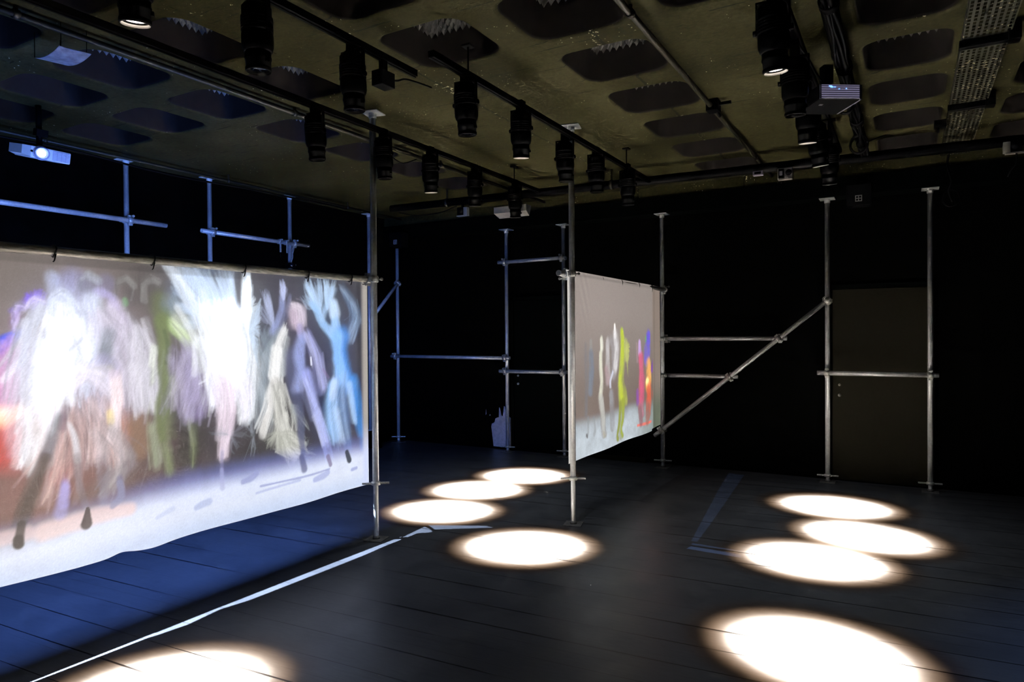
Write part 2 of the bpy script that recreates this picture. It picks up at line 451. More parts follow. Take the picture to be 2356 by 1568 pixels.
# ------------------------------------------------------------------ scaffolding
TR = .0242
def ring_band(mbx, c, axis, r, w, t=.009, n=20):
    q = Vector(axis).to_track_quat('Z', 'Y').to_matrix().to_4x4()
    mbx.lathe([(r, -w/2), (r+t, -w/2), (r+t, w/2), (r, w/2)], n, 0, Matrix.Translation(Vector(c)) @ q, closed=True)
def bolt(mbx, a, d, l=.05, r=.008):
    a = Vector(a); d = Vector(d).normalized()
    mbx.cyl(a, a+d*l, r*.7, 8); mbx.cyl(a+d*(l*.62), a+d*(l*.62+.012), r*1.6, 6)
def coupler(parent, p_tube, tube_dir, p_pole, pole_dir=(0, 0, 1)):
    """double clamp gripping a tube and a pole"""
    m = MB(); p_tube, p_pole = Vector(p_tube), Vector(p_pole); td, pd = Vector(tube_dir).normalized(), Vector(pole_dir).normalized()
    ring_band(m, p_tube, td, TR+.0005, .05); ring_band(m, p_pole, pd, TR+.0005, .05)
    g = (p_pole-p_tube); g = g.normalized() if g.length > 1e-4 else Vector((0, -1, 0))
    mid = (p_tube+p_pole)/2
    m.box((-.024, -.024, -.012), (.024, .024, .012), 0, Matrix.Translation(mid) @ g.to_track_quat('Z', 'Y').to_matrix().to_4x4(), .003)
    s1 = td.cross(g).normalized(); s2 = pd.cross(g).normalized()
    for sgn in (1, -1):
        m.box((-.012, -.020, -.014), (.012, .020, .014), 0, Matrix.Translation(p_tube + s1*sgn*(TR+.012)) @ td.to_track_quat('Y', 'Z').to_matrix().to_4x4(), .003)
        m.box((-.012, -.020, -.014), (.012, .020, .014), 0, Matrix.Translation(p_pole + s2*sgn*(TR+.012)) @ pd.to_track_quat('Y', 'Z').to_matrix().to_4x4(), .003)
    c = obj('coupler', m, M['clamp'], parent)
    for a, d in ((p_tube + s1*(TR+.012) - g*.02, -g), (p_pole + s2*(TR+.012) + g*.012, g)):
        m = MB(); bolt(m, a, d, .045); obj('bolt', m, M['clamp'], c)
    return c

POLE_MESH = {}
def pole(x, y, top, jack, label, rot=0.0, ang=0.0, bent=None):
    t = thing('scaffold_pole', label, 'scaffold pole', (x, y, 0), 'upright scaffold poles', rot)
    m = MB(); m.box((-.075, -.075, 0), (.075, .075, .007), bev=.002)
    m.lathe([(.03, .007), (.024, .03)], 16); obj('base_plate', m, M['footplate'], t)
    m = MB(); n = int((jack-.02)/.008); prof = [(.017, .012)]
    for i in range(n): z = .02+i*.008; prof += [(.0175, z), (.0205, z+.004)]
    prof += [(.0175, jack+.03)]; m.lathe(prof, 14); obj('jack_rod', m, M['galv'], t)
    m = MB(); m.lathe([(.021, jack-.03), (.034, jack-.028), (.034, jack-.004), (.03, jack), (.021, jack)], 18, closed=True)
    rm = Matrix.Rotation(ang, 4, 'Z')
    for sgn in (1, -1):
        m.box((.03*sgn if sgn > 0 else -.105, -.011, jack-.022), (.105 if sgn > 0 else -.03, .011, jack-.008), 0, rm @ Matrix.Rotation(.12*sgn, 4, 'Y') if False else rm, .003)
    obj('collar_nut', m, M['clamp'], t)
    m = MB(); m.pipe((0, 0, jack), (0, 0, top-.008), TR); obj('tube', m, M['galv'], t)
    m = MB(); m.box((-.075, -.075, top-.009), (.075, .075, top-.001), bev=.002); m.lathe([(.024, top-.05), (.030, top-.045), (.030, top-.009)], 16)
    obj('top_plate', m, M['plate'], t)
    return t
PA = (-3.60, 4.065); PB = (-2.427, 5.19)
pole(*PA, ZC, .455, 'tall steel pole at the right edge of the big bright screen', .25, .45)
pole(*PB, ZC, .40, 'tall steel pole at the near left edge of the smaller screen', .25, .3)
pole(-2.518, 7.90, ZP, .10, 'steel pole at the far right edge of the smaller screen', .0, .2)
pole(-.735, 7.955, ZP, .085, 'steel pole at the top of the long diagonal tube, left of the dark door', 0, .1)
pole(.197, 7.94, ZP, .10, 'rightmost steel pole, right of the dark door', 0, .1)
pole(-6.55, 7.91, ZP, .10, 'steel pole in the dark far left corner', 0, .5)
pole(-4.695, 7.955, ZP, .085, 'steel pole in front of the bare plaster patch', 0, .2)
pole(-3.855, 7.985, ZP, .09, 'steel pole half hidden directly behind the near left edge of the smaller screen', 0, .2)
pole(-6.60, 3.885, ZC, .25, 'blue-lit pole on the left wall nearest the left projector', 0, .2)
pole(-6.58, 4.79, ZC, .25, 'blue-lit middle pole of the three above the big screen', 0, .2)
pole(-6.62, 5.94, ZC, .25, 'blue-lit pole above the big screen, right of the hanging clips', 0, .2)
pole(-6.66, 7.42, ZC, .25, 'thin pole on the left wall showing just left of the tall near pole', 0, .2)

def tube(a, b, label, couplers=(), mat='galv', name='scaffold_tube'):
    a, b = Vector(a), Vector(b)
    t = thing(name, label, 'scaffold tube', a, 'cross tubes of the scaffold')
    m = MB(); m.pipe((0, 0, 0), b-a, TR); obj('tube', m, M[mat], t)
    for pole_xy, pos in couplers:
        p = a + (b-a)*pos
        coupler(t, p-a, b-a, Vector((pole_xy[0], pole_xy[1], p.z))-a)
    return t
OF = TR*2+.012
bar_x = PA[0]-OF
top_bar = tube((bar_x, .55, 2.02), (bar_x, 4.16, 2.035), 'weathered thick tube along the top of the big bright screen', [(PA, .972)], 'weathered')
tube((-6.60+OF, 1.0, 2.73), (-6.60+OF, 4.26, 2.73), 'long blue-lit horizontal tube running out of frame at left', [((-6.60, 3.885), .885)])
tube((-6.60+OF, 4.66, 2.73), (-6.60+OF, 6.17, 2.73), 'short horizontal tube across two blue-lit poles above the big screen', [((-6.58, 4.79), .09), ((-6.62, 5.94), .85)])
tube((-6.62, 7.90-OF, 1.285), (-4.62, 7.955-OF, 1.275), 'horizontal tube between the corner pole and the pole by the plaster patch', [((-6.55, 7.91), .035), ((-4.695, 7.955), .963)])
tube((-4.79, 7.955-OF, 2.565), (-3.80, 7.985-OF, 2.575), 'upper tube between the plaster patch pole and the pole behind the smaller screen', [((-4.695, 7.955), .096), ((-3.855, 7.985), .944)])
tube((-4.78, 7.955-OF, 1.098), (-3.80, 7.985-OF, 1.10), 'lower tube between the plaster patch pole and the pole behind the smaller screen', [((-4.695, 7.955), .087), ((-3.855, 7.985), .944)])
tube((-6.55+OF, 7.86, 2.37), (-6.60+OF, 7.36, 1.86), 'short sloping brace tube in the far left corner', [((-6.55, 7.91), .02)])
DY = 7.90-OF
ta, tb_ = Vector((-2.60, DY, .38)), Vector((-.70, 7.955-OF, 1.955))
diag = tube(ta, tb_, 'long diagonal tube rising from the smaller screen to the pole by the door', [((-2.518, 7.90), .043), ((-.735, 7.955), .982)])
def on_diag(z): k = (z-ta.z)/(tb_.z-ta.z); return ta + (tb_-ta)*k
for z, lab in ((1.53, 'upper horizontal tube from the smaller screen to the diagonal tube'), (1.095, 'lower horizontal tube from the smaller screen to the diagonal tube')):
    p = on_diag(z); yy = DY + .075
    a = Vector((-2.60, 7.90+OF, z)); 
    t = tube((-2.60, 7.90+OF, z), (p.x+.07, 7.92+OF, z), lab, [((-2.518, 7.90), .075 if z > 1.3 else .08)])
    coupler(t, Vector((p.x, 7.92+OF, z))-t.location, (1, 0, 0), p-t.location, tb_-ta)
tube((-.83, 7.955-OF, 1.165), (.27, 7.94-OF, 1.165), 'horizontal tube across the dark door between the two rightmost poles', [((-.735, 7.955), .087), ((.197, 7.94), .935)])
bar2_x = PB[0]-OF
tube((bar2_x, 5.06, 2.10), (bar2_x, 7.96, 2.11), 'open-ended tube carrying the smaller screen along its top', [(PB, .045), ((-2.518, 7.90), .978)])

# ------------------------------------------------------------------ projected pictures (painted as picture data on the screens)
DANCERS_LEFT = [
 ('s',[(2.925,1.242),(3.24,1.039),(3.867,0.97)],[0.206,0.25,0.174],(44,42,50),0.9,1.0,0.3),
 ('s',[(2.582,1.111),(2.921,0.934)],[0.137,0.132],(54,50,54),0.85,1.0,0.3),
 ('s',[(3.213,1.811),(3.526,1.759)],[0.186,0.197],(80,79,88),0.6,1.0),
 ('s',[(3.597,1.413),(3.618,1.061)],[0.06,0.067],(44,42,54),0.85,1.0),
 ('s',[(2.269,1.877),(2.453,1.938),(2.681,1.9)],[0.115,0.12,0.112],(92,88,88),0.5,1.0),
 ('s',[(2.312,1.289),(2.553,1.062),(2.522,0.885)],[0.103,0.109,0.081],(66,64,60),0.7,1.0,0.3),
 ('s',[(1.626,1.882),(1.778,1.892)],[0.109,0.091],(126,118,114),0.5,1.0),
 ('s',[(1.552,1.163),(1.597,1.074),(1.633,1.027)],[0.103,0.096,0.075],(206,76,66),0.9,1.0,0.2),
 ('s',[(1.707,0.93),(1.846,0.883),(1.953,0.931)],[0.112,0.093,0.095],(140,98,92),0.75,1.0,0.4),
 ('s',[(1.765,0.876),(1.847,0.927)],[0.05,0.042],(190,100,90),0.7,1.0,0.4),
 ('s',[(1.999,1.083),(2.258,1.074)],[0.144,0.141],(120,104,102),0.6,1.0),
 ('g',[(2.11,1.234),(2.137,1.089),(2.125,0.949)],[0.044,0.055,0.045],(206,136,106),0.75,1.0,0.3),
 ('g',[(2.234,1.125),(2.242,0.979)],[0.061,0.056],(150,118,92),0.6,1.0,0.3),
 ('s',[(1.612,0.822),(1.744,0.794)],[0.087,0.09],(150,112,104),0.6,1.0,0.3),
 ('s',[(1.558,1.551),(1.604,1.587),(1.652,1.622)],[0.043,0.028,0.02],(34,88,240),0.95,0.7),
 ('s',[(1.575,1.458),(1.611,1.446)],[0.065,0.057],(110,104,150),0.7,1.0,0.4),
 ('s',[(1.565,1.366),(1.615,1.332)],[0.082,0.052],(200,116,176),0.85,1.0,0.5),
 ('v',[(1.658,1.549),(1.602,1.426),(1.553,1.285)],[0.075,0.087,0.086],(206,150,196),0.55,0.9,60),
 ('s',[(1.642,1.695),(1.634,1.654)],[0.031,0.026],(150,120,140),0.7,0.9),
 ('g',[(1.635,1.733),(1.676,1.747),(1.703,1.764),(1.734,1.787),(1.765,1.775)],[0.013,0.013,0.02,0.025,0.02],(142,118,222),0.9,0.9),
 ('f',[(1.714,1.735),(1.662,1.801),(1.681,1.818),(1.715,1.833),(1.748,1.839),(1.777,1.823)],[0.009,0.009,0.009,0.009,0.009,0.009],(136,108,226),0.6,0.9,26),
 ('v',[(1.631,1.724),(1.642,1.754),(1.68,1.742)],[0.009,0.011,0.011],(222,210,252),0.8,0.8,8),
 ('v',[(1.687,1.755),(1.722,1.791),(1.769,1.775)],[0.011,0.016,0.011],(226,214,252),0.8,0.8,12),
 ('v',[(1.631,1.716),(1.627,1.674),(1.637,1.637)],[0.011,0.011,0.011],(200,180,240),0.7,0.8,6),
 ('a',[(1.585,1.225),(1.651,1.243)],[0.048,0.033],(255,236,190),0.8,1.0),
 ('s',[(1.678,1.612),(1.653,1.423),(1.635,1.215),(1.619,1.05)],[0.058,0.066,0.057,0.035],(200,190,204),0.5,1.0,0.5),
 ('s',[(1.857,1.721),(1.962,1.633),(2.095,1.54),(2.189,1.394)],[0.127,0.167,0.172,0.138],(190,194,214),0.66,1.0,0.5),
 ('s',[(1.874,1.433),(2.002,1.312),(2.139,1.302)],[0.128,0.144,0.124],(170,164,188),0.6,1.0,0.6),
 ('s',[(1.798,1.894),(1.813,1.764),(1.815,1.633)],[0.034,0.041,0.055],(190,200,232),0.55,1.0,0.5),
 ('s',[(1.901,1.878),(1.964,1.842)],[0.07,0.062],(160,162,204),0.5,1.0,0.6),
 ('s',[(1.908,1.095),(1.889,0.986)],[0.094,0.094],(152,128,130),0.45,1.0,0.5),
 ('s',[(1.974,1.878),(1.978,1.865)],[0.05,0.048],(128,130,140),0.5,0.7,0.2),
 ('s',[(2.063,1.888),(2.068,1.875)],[0.049,0.046],(138,136,170),0.5,0.7,0.2),
 ('v',[(1.934,1.844),(1.939,1.899),(1.979,1.919),(2.023,1.895)],[0.009,0.009,0.01,0.01],(170,176,190),0.4,0.9,10),
 ('v',[(2.118,1.831),(2.128,1.897),(2.176,1.919),(2.214,1.883),(2.208,1.801)],[0.017,0.015,0.015,0.015,0.018],(132,130,128),0.45,0.9,26),
 ('v',[(2.268,1.804),(2.274,1.892),(2.325,1.924),(2.372,1.907)],[0.018,0.015,0.016,0.016],(134,132,130),0.45,0.9,24),
 ('s',[(2.165,1.8),(2.169,1.781)],[0.015,0.017],(130,178,130),0.7,1.0),
 ('g',[(2.035,1.836),(2.094,1.816),(2.112,1.769)],[0.029,0.022,0.025],(190,184,232),0.6,1.0,0.3),
 ('v',[(1.78,1.728),(1.797,1.781),(1.85,1.827),(1.887,1.789),(1.916,1.732)],[0.011,0.014,0.016,0.014,0.014],(226,234,255),0.7,0.9,26),
 ('g',[(1.868,1.766),(1.86,1.655)],[0.04,0.044],(206,214,226),0.8,0.9,0.3),
 ('s',[(1.857,1.757),(1.863,1.717)],[0.016,0.019],(170,178,188),0.5,1.0),
 ('g',[(1.999,1.793),(1.994,1.724),(2.033,1.633),(2.1,1.563)],[0.043,0.041,0.044,0.044],(220,227,244),0.8,1.0,0.3),
 ('g',[(2.103,1.774),(2.135,1.68),(2.171,1.562)],[0.032,0.04,0.045],(206,196,222),0.7,1.0,0.4),
 ('v',[(1.92,1.723),(1.953,1.61),(1.938,1.475),(1.958,1.316)],[0.085,0.095,0.104,0.109],(222,228,248),0.5,0.9,150),
 ('v',[(2.052,1.726),(2.119,1.586),(2.189,1.418),(2.211,1.224)],[0.068,0.089,0.1,0.091],(204,196,214),0.4,0.9,130),
 ('s',[(2.073,1.61),(2.058,1.506),(2.071,1.424)],[0.039,0.044,0.034],(120,130,138),0.8,1.0,0.3),
 ('s',[(2.012,1.408),(2.066,1.419)],[0.034,0.029],(186,188,146),0.75,1.0,0.2),
 ('s',[(1.836,1.677),(1.818,1.545),(1.784,1.394),(1.762,1.266)],[0.065,0.083,0.096,0.073],(236,240,250),0.9,1.0,0.3),
 ('a',[(1.809,1.524),(1.788,1.416),(1.766,1.287),(1.772,1.113)],[0.037,0.05,0.054,0.032],(250,252,255),0.95,1.0,0.1),
 ('v',[(1.848,1.699),(1.801,1.502),(1.759,1.331),(1.73,1.162),(1.689,0.997)],[0.083,0.087,0.091,0.076,0.049],(246,248,255),0.7,0.9,240),
 ('a',[(1.831,1.633),(1.797,1.481),(1.767,1.33),(1.765,1.179)],[0.046,0.059,0.059,0.032],(200,214,240),0.9,1.0,0.5),
 ('s',[(1.758,1.266),(1.733,1.097),(1.688,0.955)],[0.059,0.045,0.031],(196,184,182),0.55,1.0,0.5),
 ('g',[(1.785,1.199),(1.755,1.029),(1.715,0.928)],[0.03,0.023,0.018],(232,234,244),0.7,1.0,0.2),
 ('v',[(1.741,1.761),(1.686,1.675),(1.658,1.486),(1.644,1.298)],[0.032,0.036,0.04,0.044],(206,210,226),0.45,0.9,60),
 ('v',[(1.873,1.322),(1.937,1.408),(2.025,1.38),(2.097,1.282)],[0.033,0.033,0.034,0.03],(234,228,244),0.5,0.9,50),
 ('v',[(1.99,1.268),(2.026,1.126),(2.015,0.943)],[0.062,0.063,0.048],(206,186,190),0.45,0.9,80),
 ('v',[(2.103,1.399),(2.115,1.257),(2.094,1.071),(2.149,0.921)],[0.03,0.03,0.03,0.03],(240,224,228),0.5,0.9,60),
 ('s',[(2.077,1.19),(2.081,1.147)],[0.02,0.02],(234,218,146),0.65,1.0),
 ('s',[(2.044,1.471),(2.099,1.422)],[0.044,0.044],(166,156,200),0.4,1.0,0.5),
 ('v',[(2.221,1.633),(2.263,1.439),(2.285,1.193)],[0.086,0.092,0.067],(206,204,216),0.42,0.9,110),
 ('v',[(1.892,1.187),(1.847,0.971),(1.784,0.807)],[0.094,0.107,0.091],(196,160,156),0.35,0.9,90),
 ('v',[(2.067,1.121),(2.158,0.919),(2.063,0.772)],[0.098,0.09,0.073],(150,140,146),0.35,0.9,70),
 ('g',[(1.83,1.194),(1.8,1.11),(1.763,1.006)],[0.025,0.027,0.023],(92,100,110),0.8,1.0,0.4),
 ('s',[(1.851,1.236),(1.841,1.137)],[0.021,0.019],(116,86,104),0.7,1.0,0.3),
 ('g',[(1.755,1.003),(1.718,0.896),(1.675,0.787),(1.651,0.698),(1.633,0.608)],[0.02,0.034,0.024,0.018,0.018],(88,76,66),0.92,0.8),
 ('g',[(1.87,1.156),(1.895,1.075),(1.906,0.961)],[0.009,0.016,0.014],(222,224,230),0.75,0.9),
 ('s',[(1.906,0.984),(1.913,0.848),(1.942,0.729),(1.95,0.682)],[0.019,0.019,0.017,0.014],(140,130,136),0.6,1.0,0.3),
 ('s',[(1.954,0.699),(1.949,0.663)],[0.007,0.014],(76,62,60),0.9,0.7),
 ('s',[(1.846,0.86),(1.836,0.752)],[0.021,0.023],(160,148,216),0.6,1.0,0.3),
 ('s',[(2.124,0.831),(2.132,0.734),(2.089,0.696)],[0.017,0.02,0.015],(128,126,156),0.7,1.0),
 ('s',[(2.033,0.94),(2.039,0.73)],[0.034,0.024],(140,134,146),0.5,1.0,0.4),
 ('s',[(2.429,1.785),(2.533,1.685)],[0.058,0.054],(176,190,178),0.5,1.0,0.6),
 ('g',[(2.371,1.818),(2.375,1.753)],[0.044,0.039],(112,120,88),0.85,1.0,0.4),
 ('g',[(2.402,1.744),(2.407,1.709)],[0.021,0.024],(122,136,92),0.8,1.0),
 ('g',[(2.427,1.671),(2.526,1.595),(2.587,1.508),(2.627,1.407)],[0.029,0.027,0.019,0.014],(180,204,142),0.8,1.0,0.3),
 ('v',[(2.449,1.684),(2.559,1.556),(2.627,1.397)],[0.043,0.044,0.028],(200,214,176),0.4,0.9,40),
 ('g',[(2.645,1.443),(2.682,1.511)],[0.011,0.011],(196,210,176),0.6,1.0),
 ('v',[(2.342,1.237),(2.315,1.091),(2.338,0.865)],[0.026,0.028,0.026],(140,148,116),0.3,0.9,34),
 ('g',[(2.376,1.009),(2.407,0.904),(2.422,0.8)],[0.029,0.024,0.019],(134,144,108),0.6,1.0,0.3),
 ('v',[(2.367,1.085),(2.402,0.93),(2.422,0.813)],[0.024,0.024,0.021],(132,142,104),0.3,0.9,24),
 ('s',[(2.374,1.683),(2.384,1.608),(2.388,1.496),(2.379,1.409),(2.404,1.322),(2.384,1.221),(2.367,1.097),(2.376,1.009)],[0.039,0.039,0.032,0.029,0.047,0.039,0.029,0.024],(112,122,80),0.95,0.75,0.1),
 ('g',[(2.374,1.683),(2.384,1.608),(2.388,1.496),(2.379,1.409),(2.407,1.322),(2.384,1.221),(2.367,1.097),(2.376,1.009)],[0.039,0.039,0.032,0.031,0.05,0.039,0.031,0.024],(130,144,100),0.6,1.0,0.2),
 ('g',[(2.434,1.36),(2.45,1.309),(2.433,1.264)],[0.013,0.016,0.011],(186,202,146),0.65,1.0),
 ('s',[(2.395,1.633),(2.415,1.533),(2.403,1.445)],[0.011,0.013,0.011],(92,106,70),0.6,1.0),
 ('s',[(2.527,1.272),(2.57,1.06),(2.567,0.826)],[0.038,0.033,0.016],(96,102,82),0.5,1.0,0.4),
 ('v',[(2.542,1.116),(2.574,0.955),(2.567,0.813)],[0.011,0.011,0.008],(130,142,96),0.3,0.9,12),
 ('v',[(2.331,1.535),(2.324,1.436),(2.313,1.338)],[0.016,0.013,0.013],(216,222,210),0.55,0.9,10),
 ('s',[(2.558,1.452),(2.614,1.318),(2.589,1.163)],[0.082,0.099,0.071],(140,128,168),0.7,1.0,0.8),
 ('v',[(2.531,1.53),(2.585,1.32),(2.554,1.14)],[0.098,0.11,0.087],(168,160,192),0.34,0.9,120),
 ('s',[(2.473,1.43),(2.522,1.273)],[0.054,0.07],(160,154,184),0.5,1.0,0.7),
 ('s',[(2.451,1.811),(2.564,1.919),(2.742,1.957)],[0.069,0.098,0.113],(120,136,160),0.6,1.0,0.9),
 ('f',[(2.865,1.689),(2.411,2.02),(2.442,1.952),(2.481,2.026),(2.509,2.023),(2.594,2.02),(2.682,2.027),(2.774,2.03),(2.869,2.026)],[0.017,0.016,0.016,0.016,0.016,0.016,0.017,0.017,0.017],(206,222,244),0.36,0.9,150),
 ('f',[(2.865,1.689),(2.436,1.937),(2.451,1.811),(2.483,1.736),(2.504,1.633)],[0.017,0.016,0.016,0.016,0.016],(196,210,232),0.34,0.9,70),
 ('f',[(2.931,1.718),(2.935,2.031),(2.982,2.024),(2.995,1.974),(3.034,1.834),(3.047,1.72)],[0.015,0.015,0.015,0.015,0.015,0.015],(230,240,255),0.5,0.9,70),
 ('v',[(2.416,2.005),(2.48,1.939),(2.563,1.815),(2.708,1.687)],[0.021,0.027,0.033,0.039],(228,238,252),0.6,0.9,40),
 ('s',[(2.649,1.739),(2.833,1.689),(2.913,1.606)],[0.067,0.104,0.076],(232,240,252),0.8,1.0,0.5),
 ('a',[(2.833,1.689),(2.847,1.551),(2.877,1.384)],[0.092,0.11,0.087],(250,252,255),0.85,1.0,0.2),
 ('a',[(2.975,1.973),(2.959,1.803),(2.962,1.549),(2.967,1.38)],[0.015,0.03,0.041,0.036],(250,252,255),0.7,1.0,0.2),
 ('v',[(2.74,1.741),(2.768,1.552),(2.797,1.361),(2.807,1.196)],[0.141,0.142,0.126,0.103],(244,248,255),0.65,0.9,230),
 ('a',[(2.834,1.744),(2.844,1.551),(2.887,1.356)],[0.081,0.104,0.076],(210,224,250),0.9,1.0,0.5),
 ('v',[(2.931,1.746),(2.975,1.521),(2.966,1.295),(2.943,1.072)],[0.071,0.071,0.071,0.059],(244,248,255),0.5,0.9,110),
 ('s',[(2.736,1.472),(2.749,1.309),(2.757,1.173)],[0.062,0.057,0.037],(224,220,236),0.75,1.0,0.6),
 ('s',[(2.9,1.355),(2.951,1.212),(2.943,1.072)],[0.058,0.056,0.032],(236,232,242),0.9,1.0,0.5),
 ('v',[(2.784,1.307),(2.807,1.141),(2.792,0.979),(2.771,0.846)],[0.063,0.057,0.04,0.026],(220,204,218),0.5,0.9,110),
 ('f',[(2.977,1.634),(3.076,1.864),(3.082,1.749),(3.066,1.634),(3.058,1.519),(3.049,1.376)],[0.009,0.009,0.009,0.009,0.009,0.009],(196,212,232),0.5,0.8,60),
 ('f',[(2.824,0.975),(2.7,1.058),(2.669,0.995),(2.909,1.064),(3.003,1.025),(2.854,0.832),(3.023,0.949)],[0.005,0.004,0.004,0.005,0.005,0.005,0.005],(140,148,160),0.3,0.8,50),
 ('f',[(3.002,0.951),(2.919,0.794),(3.055,0.772),(2.923,1.074),(3.073,1.086)],[0.004,0.004,0.004,0.004,0.004],(150,158,170),0.35,0.8,40),
 ('s',[(2.769,0.873),(2.764,0.738),(2.769,0.655)],[0.014,0.014,0.017],(140,138,176),0.5,1.0),
 ('f',[(3.149,1.4),(3.053,1.645),(3.088,1.669),(3.174,1.658),(3.037,1.52),(3.056,1.347),(3.075,1.202)],[0.009,0.009,0.009,0.009,0.009,0.009,0.009],(128,142,156),0.42,0.8,110),
 ('f',[(3.104,1.228),(3.034,1.319),(3.04,1.176),(3.059,1.059),(3.129,0.993)],[0.007,0.007,0.007,0.007,0.007],(112,124,134),0.4,0.8,70),
 ('v',[(3.211,1.634),(3.107,1.46),(3.082,1.23),(3.101,0.996)],[0.074,0.085,0.085,0.073],(126,140,152),0.35,0.8,110),
 ('g',[(3.255,1.634),(3.217,1.545),(3.186,1.472),(3.192,1.369),(3.169,1.253)],[0.022,0.025,0.025,0.028,0.025],(226,228,228),0.92,0.8,0.35),
 ('v',[(3.271,1.646),(3.209,1.516),(3.192,1.339),(3.153,1.166),(3.079,0.97)],[0.038,0.037,0.04,0.046,0.042],(240,240,240),0.65,0.8,90),
 ('g',[(3.285,1.574),(3.26,1.425),(3.251,1.336)],[0.019,0.019,0.019],(180,186,188),0.75,0.8,0.6),
 ('s',[(3.176,1.281),(3.145,1.137),(3.101,1.025),(3.071,0.942)],[0.037,0.046,0.037,0.024],(206,204,202),0.85,0.9,0.7),
 ('s',[(3.235,1.218),(3.21,1.042),(3.246,0.919),(3.321,0.849)],[0.041,0.056,0.063,0.048],(140,142,140),0.8,0.9,0.9),
 ('v',[(3.205,1.25),(3.24,1.039),(3.276,0.885),(3.391,0.777)],[0.062,0.075,0.075,0.064],(206,206,200),0.6,0.8,110),
 ('f',[(3.202,0.955),(3.071,0.913),(3.113,0.832),(3.2,0.795),(3.289,0.745),(3.391,0.777),(3.432,0.895)],[0.007,0.007,0.007,0.007,0.007,0.007,0.007],(176,178,170),0.45,0.8,90),
 ('f',[(3.309,1.122),(3.395,1.114),(3.434,0.987),(3.514,0.884),(3.338,0.968)],[0.006,0.006,0.006,0.006,0.006],(176,184,184),0.4,0.8,46),
 ('f',[(3.391,0.777),(3.433,0.925),(3.497,0.855),(3.554,0.721),(3.389,0.667)],[0.004,0.005,0.005,0.005,0.004],(150,160,164),0.4,0.8,40),
 ('s',[(3.329,1.453),(3.342,1.271),(3.395,1.053),(3.408,0.867),(3.43,0.697)],[0.057,0.057,0.039,0.029,0.019],(92,98,132),0.8,1.0,0.2),
 ('f',[(3.181,1.646),(3.066,1.898),(3.098,1.917),(3.127,1.913),(3.148,1.891),(3.041,1.806),(3.033,1.737)],[0.008,0.008,0.008,0.008,0.008,0.008,0.008],(168,176,204),0.5,0.8,60),
 ('g',[(3.166,1.634),(3.211,1.687),(3.257,1.783),(3.262,1.861)],[0.025,0.025,0.022,0.019],(150,160,200),0.85,0.9,0.3),
 ('f',[(3.262,1.843),(3.222,1.983),(3.245,1.991),(3.267,1.98),(3.297,1.934)],[0.011,0.011,0.011,0.011,0.011],(182,190,222),0.55,0.9,26),
 ('s',[(3.303,1.814),(3.319,1.875)],[0.019,0.016],(130,134,160),0.5,1.0),
 ('g',[(3.38,1.762),(3.371,1.701)],[0.054,0.048],(206,190,206),0.92,0.8,0.3),
 ('v',[(3.342,1.804),(3.404,1.781),(3.411,1.683)],[0.032,0.039,0.032],(220,208,222),0.5,0.8,26),
 ('g',[(3.402,1.659),(3.41,1.604)],[0.022,0.026],(186,178,214),0.9,0.9),
 ('g',[(3.425,1.579),(3.4,1.481),(3.414,1.358),(3.397,1.236)],[0.036,0.042,0.035,0.039],(160,172,220),0.9,0.9,0.15),
 ('g',[(3.474,1.597),(3.53,1.478),(3.587,1.318),(3.602,1.19)],[0.026,0.033,0.04,0.033],(126,130,172),0.7,1.0,0.2),
 ('v',[(3.466,1.622),(3.563,1.445),(3.62,1.221)],[0.033,0.043,0.043],(164,168,214),0.4,0.9,40),
 ('g',[(3.454,1.325),(3.501,1.182),(3.557,1.004),(3.607,0.872),(3.648,0.738),(3.664,0.665)],[0.039,0.036,0.03,0.023,0.017,0.017],(156,164,216),0.92,0.8,0.1),
 ('v',[(3.438,1.295),(3.549,1.037),(3.631,0.804)],[0.039,0.036,0.03],(184,192,236),0.4,0.9,30),
 ('s',[(3.505,1.441),(3.508,1.391)],[0.007,0.008],(240,242,255),0.9,0.9),
 ('s',[(3.621,1.348),(3.681,1.287)],[0.01,0.01],(150,124,164),0.5,1.0),
 ('s',[(3.69,0.647),(3.699,0.626)],[0.017,0.017],(84,50,70),0.9,0.7),
 ('s',[(3.406,0.695),(3.437,0.647)],[0.019,0.023],(70,74,120),0.8,0.8),
 ('f',[(3.601,1.749),(3.427,1.972),(3.463,2.005),(3.512,2.009),(3.405,1.867),(3.562,2.018),(3.63,2.023)],[0.009,0.009,0.009,0.009,0.009,0.009,0.009],(186,208,234),0.5,0.8,90),
 ('f',[(3.67,1.776),(3.622,2.022),(3.665,2.019),(3.717,2.016),(3.78,2.027)],[0.009,0.009,0.009,0.01,0.01],(190,212,236),0.45,0.8,60),
 ('g',[(3.703,1.622),(3.609,1.692),(3.559,1.776),(3.51,1.834)],[0.041,0.033,0.026,0.02],(160,196,236),0.85,0.9,0.2),
 ('g',[(3.609,1.723),(3.68,1.853),(3.743,1.946)],[0.027,0.024,0.017],(180,206,236),0.7,1.0,0.2),
 ('g',[(3.852,1.932),(3.935,1.836),(3.982,1.736),(3.923,1.608)],[0.031,0.042,0.046,0.042],(96,116,150),0.65,1.0,0.2),
 ('v',[(3.816,1.963),(3.935,1.836),(3.972,1.702),(3.894,1.568)],[0.041,0.056,0.057,0.049],(140,166,200),0.35,0.9,60),
 ('s',[(3.705,1.78),(3.726,1.693)],[0.02,0.02],(56,64,92),0.8,1.0),
 ('g',[(3.751,1.83),(3.759,1.758)],[0.041,0.038],(206,226,250),0.95,0.8),
 ('g',[(3.767,1.693),(3.775,1.618)],[0.031,0.051],(166,202,242),0.95,0.9),
 ('s',[(3.824,1.582),(3.814,1.483),(3.831,1.371),(3.862,1.25)],[0.076,0.062,0.066,0.091],(84,140,214),0.92,0.8),
